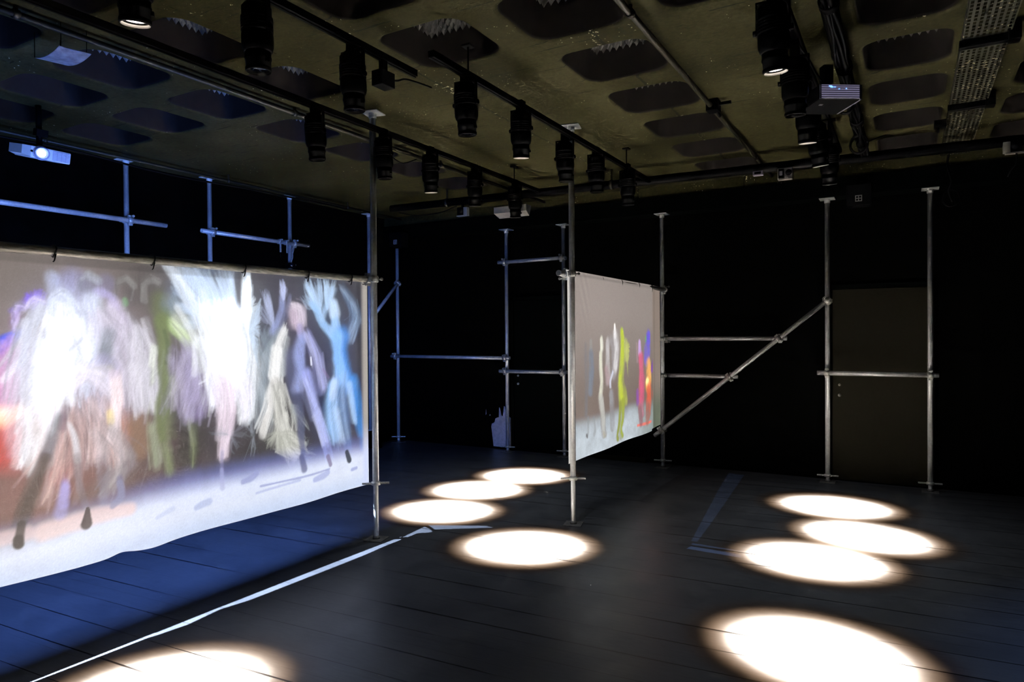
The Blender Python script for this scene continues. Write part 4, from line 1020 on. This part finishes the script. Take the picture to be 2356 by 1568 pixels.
cable([(-5.45, 6.63, 3.11), (-5.15, 6.63, 3.05), (-4.85, 6.64, 3.055), (-4.6, 6.64, 3.11)], .006, 'thin wire sagging below the far ceiling edge at left')
cable([(-2.565, 3.0, 3.05), (-2.56, 3.1, 3.07), (-2.56, 3.2, 3.11), (-2.55, 3.42, 3.128)], .006, 'cable from the small black box to the next lamp on the middle rail')
cable([(.775, 6.93, 3.06), (.775, 6.92, 2.97), (.74, 6.93, 2.92), (.72, 6.95, 2.87)], .007, 'short cable hanging under the white bracket at far right')
cable([(-4.02, 4.6, 3.27), (-4.0, 4.75, 3.20), (-4.02, 4.95, 3.18), (-4.02, 5.15, 3.26)], .005, 'thin wire looping from the left conduit')
cable([(-6.28, 1.6, 3.24), (-6.26, 2.4, 3.20), (-6.27, 3.2, 3.22), (-6.28, 4.1, 3.19), (-6.28, 5.2, 3.22), (-6.3, 6.6, 3.24)], .010, 'long cable slung along the ceiling edge over the left wall poles')
t = thing('relay_box', 'small black box clipped to the middle rail between two lamps', 'relay box', (-2.565, 2.99, 3.03))
m = MB(); m.box((-.04, -.055, -.03), (.04, .055, .055), bev=.004); obj('body', m, M['blackplastic'], t)
m = MB(); m.box((-.015, -.02, .055), (.015, .02, .125)); obj('clip', m, M['blackmetal'], t)

# ------------------------------------------------------------------ stage lamps
LBODY = .175
def spot_parts():
    P = {}
    m = MB(); m.box((-.024, -.03, -.055), (.024, .03, .022), bev=.004); m.cyl((0, 0, -.05), (0, 0, -.03), .012, 10); P['clamp'] = m.mesh('clamp', M['blackmetal'])
    m = MB(); m.box((-.074, -.011, -.045), (.074, .011, -.036)); m.box((-.076, -.011, -.19), (-.069, .011, -.036)); m.box((.069, -.011, -.19), (.076, .011, -.036))
    m.cyl((-.088, 0, -.175), (-.06, 0, -.175), .014, 12); m.cyl((.06, 0, -.175), (.088, 0, -.175), .014, 12); P['yoke'] = m.mesh('yoke', M['blackmetal'])
    m = MB(); prof = [(.0, .125), (.040, .125), (.056, .112), (.066, .10), (.066, .06)]
    for k in range(5): z = .055-k*.014; prof += [(.071, z), (.071, z-.009), (.066, z-.010), (.066, z-.013)]
    prof += [(.070, -.02), (.071, -.05), (.070, -.075), (.064, -.095), (.058, -.10)]; m.lathe(prof, 28)
    P['housing'] = m.mesh('housing', M['blackmetal'])
    m = MB(); m.lathe([(.057, -.083), (.057, -.12), (.059, -.122), (.059, -.134), (.056, -.136), (.054, -.178), (.046, -.178), (.044, -.12), (.040, -.118)], 28)
    m.box((.046, -.008, -.15), (.066, .008, -.135)); P['barrel'] = m.mesh('barrel', M['blackmetal'])
    m = MB(); m.lathe([(.053, -.168), (.0575, -.170), (.0575, -.183), (.0530, -.187), (.0530, -.168)], 28, closed=True)
    P['rim'] = m.mesh('rim', M['blackmetal'])
    m = MB(); m.lathe([(.0435, -.165), (.0520, -.189), (.0530, -.189), (.0530, -.165)], 28, closed=True); P['lining'] = m.mesh('lining', M['rimwhite'])
    m = MB(); m.lathe([(.0, -.178), (.02, -.177), (.036, -.174), (.0435, -.169)], 28); P['lit'] = m.mesh('lens', M['lampon'])
    m = MB(); m.lathe([(.0, -.180), (.02, -.179), (.036, -.176), (.0470, -.171)], 28); P['dark'] = m.mesh('lens', M['lensdark'])
    return P
SPM = spot_parts()
def lamp_profile(ld, ry):
    """field of a stage lamp: hot centre, warm soft rim, faint stray light around it"""
    ld.use_nodes = True; nt = ld.node_tree; em = nt.nodes['Emission']; tx = nt.nodes.new('ShaderNodeTexCoord')
    sp = nt.nodes.new('ShaderNodeSeparateXYZ'); nt.links.new(tx.outputs['Normal'], sp.inputs[0])
    def mth(op, a, b=None):
        n = nt.nodes.new('ShaderNodeMath'); n.operation = op
        for i, v in enumerate((a, b)):
            if v is None: continue
            if isinstance(v, (int, float)): n.inputs[i].default_value = v
            else: nt.links.new(v, n.inputs[i])
        return n.outputs[0]
    def mr(v, a, b):
        n = nt.nodes.new('ShaderNodeMapRange'); n.interpolation_type = 'SMOOTHSTEP'
        n.inputs[1].default_value, n.inputs[2].default_value, n.inputs[3].default_value, n.inputs[4].default_value = a, b, 0, 1
        nt.links.new(v, n.inputs[0]); return n.outputs[0]
    z = mth('ABSOLUTE', sp.outputs[2])
    u = mth('DIVIDE', mth('DIVIDE', sp.outputs[0], z), POOL_TAN); v = mth('DIVIDE', mth('DIVIDE', sp.outputs[1], z), POOL_TAN*ry)
    rho = mth('SQRT', mth('ADD', mth('MULTIPLY', u, u), mth('MULTIPLY', v, v)))
    inv = lambda a, b: mth('SUBTRACT', 1.0, mr(rho, a, b))
    core = mth('MULTIPLY', inv(.0, .83), 16.0); rim = mth('MULTIPLY', inv(.58, 1.02), .62)
    stray = mth('MULTIPLY', mth('POWER', mth('MAXIMUM', mth('SUBTRACT', 1.0, mth('DIVIDE', rho, 4.0)), 0.0), 1.6), STRAY)
    nt.links.new(mth('ADD', mth('ADD', core, rim), stray), em.inputs['Strength'])
    mx = nt.nodes.new('ShaderNodeMix'); mx.data_type = 'RGBA'
    mx.inputs[6].default_value = (1, .90, .76, 1); mx.inputs[7].default_value = (1, .58, .30, 1)
    nt.links.new(mr(rho, .60, .98), mx.inputs[0])
    m2 = nt.nodes.new('ShaderNodeMix'); m2.data_type = 'RGBA'; m2.inputs[7].default_value = (.9, .95, 1.0, 1)
    nt.links.new(mr(rho, 1.0, 1.25), m2.inputs[0]); nt.links.new(mx.outputs[2], m2.inputs[6])
    nt.links.new(m2.outputs[2], em.inputs['Color'])
POOL_TAN = .600/2.86; STRAY = .0075
def lamp(lens, target, lit, label, rail_z, group, power=POOL_POWER, ry=.86, scale=1.0):
    lens, target = Vector(lens), Vector(target); d = (target-lens).normalized()
    piv = lens - d*LBODY*scale
    hang = .142*scale
    t = thing('stage_lamp', label, 'stage lamp', (piv.x, piv.y, piv.z+hang), group)
    t.scale = (scale, scale, scale)
    q = d.to_track_quat('-Z', 'Y')
    c = link('clamp', SPM['clamp'], t); link('yoke', SPM['yoke'], t)
    if rail_z - (piv.z+hang) > .03:
        m = MB(); m.cyl((0, 0, .02), (0, 0, (rail_z-(piv.z+hang))/scale), .012, 10); m.box((-.024, -.03, (rail_z-(piv.z+hang))/scale-.02), (.024, .03, (rail_z-(piv.z+hang))/scale+.022)); obj('drop_arm', m, M['blackmetal'], t)
    for n in ('housing', 'barrel'):
        o = link(n, SPM[n], t, (0, 0, -.175)); o.rotation_mode = 'QUATERNION'; o.rotation_quaternion = q
    barrel = o; link('rim', SPM['rim'], barrel)
    if lit:
        link('lining', SPM['lining'], barrel)
    o = link('lens', SPM['lit' if lit else 'dark'], barrel)
    if lit:
        o['label'] = 'glowing warm white lens'
        ld = bpy.data.lights.new('lamp_light', 'SPOT'); ld.energy = power; ld.spot_size = math.radians(78); ld.spot_blend = .15; ld.shadow_soft_size = .03; lamp_profile(ld, ry)
        lo = bpy.data.objects.new('lamp_light', ld); COL.objects.link(lo); lo.parent = t; lo.location = Vector((0, 0, -.175)) + d*(.20/scale if scale != 1 else .20)
        lo.rotation_mode = 'QUATERNION'; lo.rotation_quaternion = q
    return t
G1 = 'stage lamps on the left rail'; G2 = 'stage lamps on the middle rail'; G3 = 'stage lamps on the right rail'
def dn(x, y, z, ox=0, oy=.25): return (x+ox, y+oy, 0)
lamp((-3.49, 3.38, 2.84), dn(-3.49, 3.38, 0), False, 'unlit lamp on the left rail nearest the camera', 3.17, G1)
lamp((-3.50, 4.09, 2.85), dn(-3.5, 4.09, 0), False, 'unlit lamp on the left rail just right of the tall near pole', 3.17, G1)
lamp((-3.50, 4.68, 2.85), (-3.65, 5.02, 0), True, 'lit lamp on the left rail, nearest of its three lit ones', 3.17, G1)
lamp((-3.52, 5.39, 2.85), (-3.83, 5.87, 0), True, 'lit lamp on the left rail, middle of its three lit ones', 3.17, G1)
lamp((-3.51, 6.14, 2.85), (-3.74, 6.70, 0), True, 'lit lamp on the left rail, farthest, in front of the white box', 3.17, G1)
lamp((-2.575, 1.56, 2.85), (-2.89, 1.84, 0), True, 'lit lamp at the top left of the picture', 3.15, G2)
lamp((-2.565, 2.13, 2.85), dn(-2.565, 2.13, 0, 0, .1), False, 'unlit lamp on the middle rail nearest the camera, top centre left', 3.15, G2)
lamp((-2.58, 2.77, 2.85), dn(-2.58, 2.77, 0, 0, .15), False, 'unlit lamp on the middle rail beside the small black box', 3.15, G2)
lamp((-2.29, 3.43, 2.84), dn(-2.29, 3.43, 0), False, 'unlit lamp on the middle rail just before its lit one', 3.15, G2)
lamp((-2.29, 4.09, 2.85), (-2.49, 4.47, 0), True, 'only lit lamp in the middle of the middle rail', 3.15, G2)
lamp((-2.33, 4.88, 2.84), dn(-2.33, 4.88, 0), False, 'unlit lamp half hidden by the pole of the smaller screen', 3.15, G2)
lamp((-2.30, 5.43, 2.85), dn(-2.3, 5.43, 0), False, 'unlit lamp on the middle rail just right of the smaller screen pole', 3.15, G2)
lamp((-2.26, 6.08, 2.84), dn(-2.26, 6.08, 0), False, 'unlit lamp on the middle rail farthest from the camera', 3.15, G2)
lamp((-.525, 3.35, 2.845), (-.40, 3.70, 0), True, 'lit lamp of the right row nearest the camera', 3.215, G3)
unlit_right_lamp = lamp((-.54, 4.10, 2.85), dn(-.54, 4.1, 0), False, 'only unlit lamp of the right row, beside the right projector', 3.215, G3)
lamp((-.55, 4.73, 2.85), (-.57, 5.18, 0), True, 'lit lamp of the right row just beyond the projector', 3.215, G3)
lamp((-.545, 5.43, 2.85), (-.29, 5.98, 0), True, 'lit lamp of the right row second from its far end', 3.215, G3)
lamp((-.55, 6.15, 2.85), (-.58, 6.86, 0), True, 'lit lamp of the right row at its far end', 3.215, G3)

# ------------------------------------------------------------------ projectors
PL = Vector((-5.5, 2.61, 2.95))
t = thing('projector', 'white projector with glowing blue-white lens hanging at far left', 'projector', PL, 'projectors')
t.rotation_euler = (0, math.radians(12), 0); t.scale = (1, 1, .88)
m = MB(); m.box((-.24, -.070, -.048), (0, .205, .048), bev=.008)
m.quad([(-.001, -.070, -.04), (-.001, -.070, .045), (-.05, -.105, .045), (-.05, -.105, -.028)]); m.quad([(-.05, -.105, .045), (-.05, -.105, -.028), (-.24, -.105, -.028), (-.24, -.105, .045)])
m.quad([(-.001, -.070, -.04), (-.05, -.105, -.028), (-.24, -.105, -.028), (-.24, -.070, -.04)]); m.quad([(-.001, -.070, .045), (-.05, -.105, .045), (-.24, -.105, .045), (-.24, -.070, .045)])
obj('casing', m, M['white'], t)
rx = Matrix.Rotation(math.radians(90), 4, 'Y')
m = MB(); m.lathe([(.047, 0), (.050, .004), (.050, .018), (.044, .020), (.038, .008), (.036, .006)], 32, 0, rx); m.lathe([(.052, -.002), (.058, -.002), (.058, .003), (.052, .003)], 32, 0, rx, closed=True); lr = obj('lens_ring', m, M['greyplastic'], t)
m = MB(); m.lathe([(.0, .014), (.018, .012), (.030, .008), (.037, .002)], 28, 0, rx); o = obj('lens', m, M['projlens'], lr); o['label'] = 'glowing blue-white lens'
m = MB()
for i in range(7): z = -.036+i*.0118; m.box((-.002, .078, z-.003), (.003, .196, z+.003))
for y in (.11, .14, .17): m.box((-.002, y-.0015, -.04), (.002, y+.0015, .04))
obj('vent_grille', m, M['greyplastic'], t)
m = MB(); m.lathe([(.0, .004), (.008, .004), (.009, 0)], 14, 0, Matrix.Translation((0, -.062, .004)) @ rx); obj('sensor_window', m, M['blackplastic'], t)
m = MB(); m.cyl((-.12, .04, .048), (-.20, .04, (ZC-PL.z)/.88-.004), .02, 14); m.box((-.18, -.02, .048), (-.06, .10, .06));  m.box((-.15, .0, .14), (-.09, .08, .2), bev=.004); obj('ceiling_mount', m, M['blackmetal'], t)

t2 = thing('projector', 'dark projector with ribbed pale side hanging beside the right row of lamps', 'projector', (-.405, 4.50, 2.99), 'projectors', math.radians(33))
m = MB(); m.box((-.125, -.125, -.045), (.125, .15, .045), bev=.012); obj('casing', m, M['blackplastic'], t2)
m = MB()
m.box((-.122, -.131, -.040), (.118, -.124, .042), bev=.002)
for i in range(6): z = -.030+i*.0125; m.box((-.118, -.134, z-.002), (.115, -.130, z+.002))
m.box((.118, -.128, -.044), (.131, .14, .044), bev=.005)
o = obj('ribbed_side', m, M['greyplastic'], t2); o['label'] = 'pale ribbed side panel'
m = MB(); m.box((-.112, -.1325, -.036), (.112, -.1305, .040)); obj('added_glow_panel', m, M['sideglow'], o)  # added sheet glowing between the ribs to brighten this side
m = MB(); m.lathe([(.032, 0), (.034, .012), (.026, .013), (.024, .003)], 24, 0, Matrix.Translation((.131, -.06, 0)) @ rx); lr = obj('lens_ring', m, M['blackplastic'], t2)
m = MB(); m.lathe([(0, .009), (.014, .008), (.025, .003)], 24, 0, Matrix.Translation((.131, -.06, 0)) @ rx); o = obj('lens', m, M['projlens'], lr); o['label'] = 'glowing blue-white lens'
m = MB(); m.box((-.060, -.1350, .022), (-.045, -.1325, .030)); m.box((-.070, -.1350, .030), (-.052, -.1325, .034)); m.box((-.038, -.1350, .024), (-.030, -.1325, .028)); m.box((-.012, -.1350, .014), (-.006, -.1325, .018)); m.box((.03, -.1350, .016), (.036, -.1325, .020)); obj('lit_vent', m, M['projglow'], t2)
m = MB(); m.box((-.08, -.05, -.0475), (-.06, -.03, -.045)); obj('badge', m, M['white'], t2)
m = MB(); m.cyl((0, .03, .045), (0, .03, .20), .022, 14); m.box((-.06, -.03, .045), (.06, .09, .058)); m.box((-.03, .0, .10), (.03, .06, .21), bev=.006); obj('ceiling_mount', m, M['blackmetal'], t2)

def aimed(name, kind, loc, target, parent=None):
    ld = bpy.data.lights.new(name, kind); o = bpy.data.objects.new(name, ld); COL.objects.link(o)
    o.location = loc; o.rotation_mode = 'QUATERNION'; o.rotation_quaternion = (Vector(target)-Vector(loc)).to_track_quat('-Z', 'Y'); 
    if parent: o.parent = parent
    return o, ld

# beam edge of the left projector slipping under the big screen (a shaped beam, like any projected picture)
def beam_light(name, loc, target, parent, polys, col, power, size):
    """spot beam masked to a set of bright bands; the bands are given where they land on the floor"""
    P = Vector(loc); o, ld = aimed(name, 'SPOT', P, target)
    o.parent = parent
    o.matrix_parent_inverse = Matrix.LocRotScale(parent.location, parent.rotation_euler, parent.scale).inverted()
    ld.energy = power; ld.color = col; ld.spot_size = math.radians(size); ld.spot_blend = .1; ld.shadow_soft_size = .004
    ld.use_nodes = True; nt = ld.node_tree; em = nt.nodes['Emission']
    gm = nt.nodes.new('ShaderNodeNewGeometry'); 
    def mth(op, a, b=None):
        n = nt.nodes.new('ShaderNodeMath'); n.operation = op
        for i, v in enumerate((a, b)):
            if v is None: continue
            if isinstance(v, (int, float)): n.inputs[i].default_value = v
            else: nt.links.new(v, n.inputs[i])
        return n.outputs[0]
    sp = nt.nodes.new('ShaderNodeSeparateXYZ'); nt.links.new(gm.outputs['Incoming'], sp.inputs[0])
    k = mth('DIVIDE', P.z, mth('MAXIMUM', mth('ABSOLUTE', sp.outputs[2]), .02))
    sgn = BEAM_SIGN
    fx = mth('ADD', mth('MULTIPLY', mth('MULTIPLY', sp.outputs[0], k), sgn), P.x); fy = mth('ADD', mth('MULTIPLY', mth('MULTIPLY', sp.outputs[1], k), sgn), P.y)
    tot = None
    for poly, w in polys:      # convex polygons, counter clockwise
        mask = None
        for i in range(len(poly)):
            (ax, ay), (bx, by) = poly[i], poly[(i+1) % len(poly)]
            nx, ny = -(by-ay), (bx-ax); L = math.hypot(nx, ny); nx /= L; ny /= L
            dd = mth('ADD', mth('ADD', mth('MULTIPLY', fx, nx), mth('MULTIPLY', fy, ny)), -(nx*ax+ny*ay))
            h = mth('MINIMUM', mth('MAXIMUM', mth('MULTIPLY', dd, 1/.006), 0.0), 1.0)
            mask = h if mask is None else mth('MULTIPLY', mask, h)
        mask = mth('MULTIPLY', mask, w); tot = mask if tot is None else mth('MAXIMUM', tot, mask)
    nt.links.new(tot, em.inputs['Strength'])
    return o
BEAM_SIGN = 1.0
beam_light('projector_beam', PL + Vector((.03, 0, 0)), (-3.4, 3.3, 0), t, [
    ([(-3.535, 1.0), (-3.515, 1.5), (-3.475, 2.2), (-3.52, 2.2), (-3.55, 1.0)][:3] + [(-3.52, 2.2)], 1.0),
    ([(-3.515, 2.05), (-3.478, 2.18), (-3.455, 2.35), (-3.487, 2.62), (-3.515, 2.62)], 1.0),
    ([(-3.515, 2.5), (-3.487, 2.55), (-3.445, 2.75), (-3.425, 3.3), (-3.405, 4.13), (-3.475, 4.22), (-3.5, 3.4)], 1.0),
    ([(-3.455, 4.20), (-3.40, 4.16), (-3.345, 4.40), (-3.32, 4.47), (-3.40, 4.50), (-3.49, 4.58), (-3.475, 4.4)], .7),
    ([(-3.49, 4.58), (-3.36, 4.50), (-2.96, 4.78), (-3.05, 4.80)], .55)],
    (.62, .75, 1.0), 9000.0, 100)
beam_light('added_patch_beam', (-.56, 4.14, 2.80), (-1.4, 5.6, 0), unlit_right_lamp, [  # added beam for the blue floor patches, placed at an unlit lamp
    ([(-1.50, 5.2), (-1.38, 5.2), (-1.44, 6.0), (-1.56, 7.9), (-1.78, 7.95), (-1.70, 7.3)], .5),
    ([(-1.42, 5.00), (-1.02, 4.98), (-1.04, 5.06), (-1.41, 5.08)], 1.0),
    ([(-1.42, 5.11), (-1.05, 5.12), (-1.05, 5.145), (-1.42, 5.16)], .8)],
    (.3, .5, 1.0), 420.0, 110)

bo, bl = aimed('projector_beam', 'SPOT', (-.23, 4.53, 2.99), (2.3, 3.9, 0))
bo.parent = t2; bo.matrix_parent_inverse = Matrix.LocRotScale(t2.location, t2.rotation_euler, t2.scale).inverted()
bl.energy = 260; bl.color = (.25, .45, 1.0); bl.spot_size = math.radians(75); bl.spot_blend = 1.0; bl.shadow_soft_size = .02

# ------------------------------------------------------------------ odds and ends
# perforated tray under the ceiling
t = thing('cable_tray', 'perforated metal cable tray under the ceiling at right', 'cable tray', (.39, 1.6, 3.27))
m = MB(); W_, L_ = .23, 6.1; nx, nl = 8, 128
for i in range(nx):
    for j in range(nl):
        xa, xb = -W_/2+W_*i/nx, -W_/2+W_*(i+1)/nx; ya, yb_ = L_*j/nl, L_*(j+1)/nl
        hx_, hy_ = (xb-xa)*.27, (yb_-ya)*.36; c = ((xa+xb)/2, (ya+yb_)/2)
        o4 = [(xa, ya), (xb, ya), (xb, yb_), (xa, yb_)]; i4 = [(c[0]-hx_, c[1]-hy_), (c[0]+hx_, c[1]-hy_), (c[0]+hx_, c[1]+hy_), (c[0]-hx_, c[1]+hy_)]
        for k in range(4):
            k2 = (k+1) % 4; m.quad([(*o4[k], 0), (*o4[k2], 0), (*i4[k2], 0), (*i4[k], 0)])
            m.quad([(*i4[k], 0), (*i4[k2], 0), (*i4[k2], .0015), (*i4[k], .0015)])
for sx_ in (-W_/2, W_/2): m.box((sx_-.0012, 0, 0), (sx_+.0012, L_, .05))
obj('tray', m, M['tray'], t)
for yy, w in ((3.13, .30), (4.42, .26)):
    m = MB(); m.box((-.13, yy-.025, -.045), (.13, yy+.025, -.002), bev=.003); m.box((.10, yy-.045, -.05), (.16, yy+.045, .055), bev=.003); obj('support_bracket', m, M['blackmetal'], t)
t = thing('tray_clamp', 'small black clamp on the left edge of the cable tray near its far end', 'clamp', (.235, 6.45, 3.25))
m = MB(); m.box((-.05, -.04, -.03), (.035, .04, .03), bev=.004); m.cyl((-.02, 0, -.03), (-.02, 0, -.07), .008, 8); obj('body', m, M['blackmetal'], t)

# curved loose sheet in the near left coffer
m = MB(); n = 14
def sh(u, v): 
    x = -4.30+.29*u+.01*v; y = 1.99+.165*v+.01*u; return (x, y, 3.19-.030*(1-(2*u-1)**2)+.01*v)
for i in range(n):
    for j in range(6):
        q = [sh(i/n, j/6), sh((i+1)/n, j/6), sh((i+1)/n, (j+1)/6), sh(i/n, (j+1)/6)]
        m.quad(q, 0, True); m.quad([(a, b, c+.003) for a, b, c in q][::-1], 0, True)
t = thing('hanging_sheet', 'curved silvery loose sheet hanging from the ceiling at upper left', 'sheet', (0, 0, 0))
o = obj('sheet', m, M['paper'], t)
m = MB()
for u, v in ((.05, .1), (.95, .1), (.95, .9), (.05, .9)): p = sh(u, v); m.cyl(p, (p[0], p[1], ZC+.0), .002, 6)
obj('hang_wire', m, M['blackmetal'], t)

def em_box(loc, label, twin=True, w=.13):
    t = thing('emergency_light', label, 'emergency light', loc)
    m = MB(); m.box((-w/2, -.02, -.055), (w/2, .04, .055), bev=.006); obj('casing', m, M['offwhite'], t)
    m = MB(); m.box((-w*.44, -.024, -.040), (-w*.06, -.019, .046)); obj('dark_window', m, M['blackplastic'], t)
    m = MB(); m.lathe([(0, .012), (w*.2, .010), (w*.22, 0)], 18, 0, Matrix.Translation((w*.25, -.02, .008)) @ Matrix.Rotation(math.radians(90), 4, 'X')); obj('lamp_head', m, M['blackplastic'], t)
    m = MB(); m.box((-w*.36, -.026, -.015), (-w*.16, -.023, .025)); obj('label_plate', m, M['greyplastic'], t)
    m = MB(); m.box((-.012, 0, .05), (.012, .03, .075)); obj('bracket', m, M['blackmetal'], t)
em_box((-.985, 6.80, 3.075), 'small white twin lamp unit on the far ceiling edge near the right lamps')
def l_bracket(loc, label, flip=1):
    t = thing('white_bracket', label, 'bracket', loc, 'white brackets on the far ceiling edge')
    m = MB(); s_ = flip
    m.box((.03*s_ if s_ > 0 else -.08, -.02, -.045), (.08 if s_ > 0 else .03*s_, .03, .045), bev=.004) ; m.box((-.065, -.02, -.055), (.08, .03, -.045)); obj('frame', m, M['offwhite'], t)
    m = MB(); m.box((-.01, 0, .04), (.01, .03, 3.13-loc[2])); obj('hanger', m, M['blackmetal'], t)
    m = MB(); m.box((-.07, -.005, -.045), (.05, .035, .05), bev=.004); m.lathe([(0, .02), (.03, .018), (.032, 0)], 16, 0, Matrix.Translation((0, -.003, .01)) @ Matrix.Rotation(math.radians(90), 4, 'X')); obj('lamp_head', m, M['blackplastic'], t)
l_bracket((-4.49, 6.60, 3.03), 'small white L-shaped bracket at the far end of the left lamp rail', 1)
l_bracket((.765, 6.93, 3.107), 'small white L-shaped bracket at the far right above the wall', -1)
t = thing('wall_unit', 'long pale sloped box behind the farthest lit lamp of the left rail', 'lighting unit', (-3.86, 6.67, 2.985))
t.scale = (.88, .88, .88)
m = MB(); m.quad([(-.24, -.05, -.02), (.24, -.05, -.02), (.24, -.05, .06), (-.24, -.05, .06)]); m.quad([(-.24, -.05, -.02), (-.22, .06, -.07), (.22, .06, -.07), (.24, -.05, -.02)])
m.quad([(-.24, -.05, .06), (.24, -.05, .06), (.24, .08, .06), (-.24, .08, .06)]); m.quad([(-.24, -.05, -.02), (-.24, -.05, .06), (-.24, .08, .06), (-.22, .06, -.07)]); m.quad([(.24, -.05, -.02), (.24, -.05, .06), (.24, .08, .06), (.22, .06, -.07)])
m.quad([(-.24, .08, .06), (.24, .08, .06), (.22, .06, -.07), (-.22, .06, -.07)]); obj('casing', m, M['offwhite'], t)
m = MB(); m.box((-.02, 0, .06), (.02, .04, .17)); obj('bracket', m, M['blackmetal'], t)
t = thing('small_unit', 'tiny pale box on the far ceiling edge at the end of the thin conduit', 'box', (-1.22, 6.76, 3.10))
m = MB(); m.box((-.045, -.02, -.02), (.045, .03, .02), bev=.003); obj('casing', m, M['greyplastic'], t)
m = MB(); m.box((-.03, -.024, -.01), (.03, -.019, .012)); obj('dark_window', m, M['blackplastic'], t)

def wall_box(loc, label, s_=.05):
    t = thing('wall_speaker', label, 'wall box', loc, 'black boxes with a white four-part square mark')
    m = MB(); m.box((-.11, -.06, -.09), (.11, .10, .12), bev=.006); obj('casing', m, M['blackplastic'], t)
    m = MB(); y = -.062; w = .027; th = .0035
    for x in (-w, 0, w): m.box((x-th, y-.002, -w-.02), (x+th, y+.002, w-.02))
    for z in (-w, 0, w): m.box((-w-th, y-.002, z-th-.02), (w+th, y+.002, z+th-.02))
    o = obj('square_mark', m, M['white'], t); o['label'] = 'small white square divided into four'
wall_box((-6.36, 7.70, 2.95), 'black wall box with a white four-part square, above the corner pole')
wall_box((-.42, 7.70, 2.95), 'black wall box with a white four-part square, right of the pole by the door')

# clips and little camera hung on the short upper tube
tx = -6.60+OF
for y, lab in ((5.70, 'small spring clip hanging on the short upper tube, left of two'), (5.80, 'small spring clip hanging on the short upper tube, right of two')):
    t = thing('spring_clip', lab, 'clip', (tx, y, 2.73), 'spring clips on the short upper tube')
    m = MB(); ring_band(m, (0, 0, 0), (0, 1, 0), TR+.001, .022, .006); m.box((.025, -.009, .01), (.06, .009, .028)); m.box((.02, -.009, -.13), (.034, .009, -.02), bev=.003); obj('jaw', m, M['clamp'], t)
    m = MB(); m.cyl((.027, 0, -.13), (.027, 0, -.19), .006, 8); obj('drop_rod', m, M['blackmetal'], t)
t = thing('small_camera', 'little black camera hung from the clips just above the big screen', 'camera', (tx+.02, 5.86, 2.455))
m = MB(); m.box((-.04, -.05, -.035), (.04, .05, .03), bev=.01); obj('body', m, M['blackplastic'], t)
m = MB(); m.lathe([(0, .02), (.014, .016), (.024, .008), (.026, 0)], 20, 0, Matrix.Translation((.04, -.02, 0)) @ rx); obj('lens', m, M['lensdark'], t)
m = MB(); m.wire(smooth_curve([(0, 0, .03), (.012, .02, .10), (-.004, .03, .18), (-.01, .05, .25)]), .006); m.wire(smooth_curve([(0, .01, .03), (-.012, .035, .12), (.006, .045, .2), (-.01, .06, .26)]), .005); obj('cord', m, M['clamp'], t)
m = MB(); m.lathe([(.006, 0), (.009, .004), (.009, .02), (.005, .024)], 10, 0, Matrix.Translation((.03, .045, -.005))); obj('silver_knob', m, M['plate'], t)

# low dark speaker in the far left corner
t = thing('floor_box', 'low dark box on the floor in the far left corner', 'box', (-6.52, 7.35, 0))
m = MB(); m.box((-.08, -.06, .0), (.08, .06, .24), bev=.008); obj('body', m, M['trim'], t)
m = MB(); m.wire([(-.03, 0, .24), (-.03, 0, .27), (.03, 0, .27), (.03, 0, .24)], .006, 6); obj('handle', m, M['blackmetal'], t)
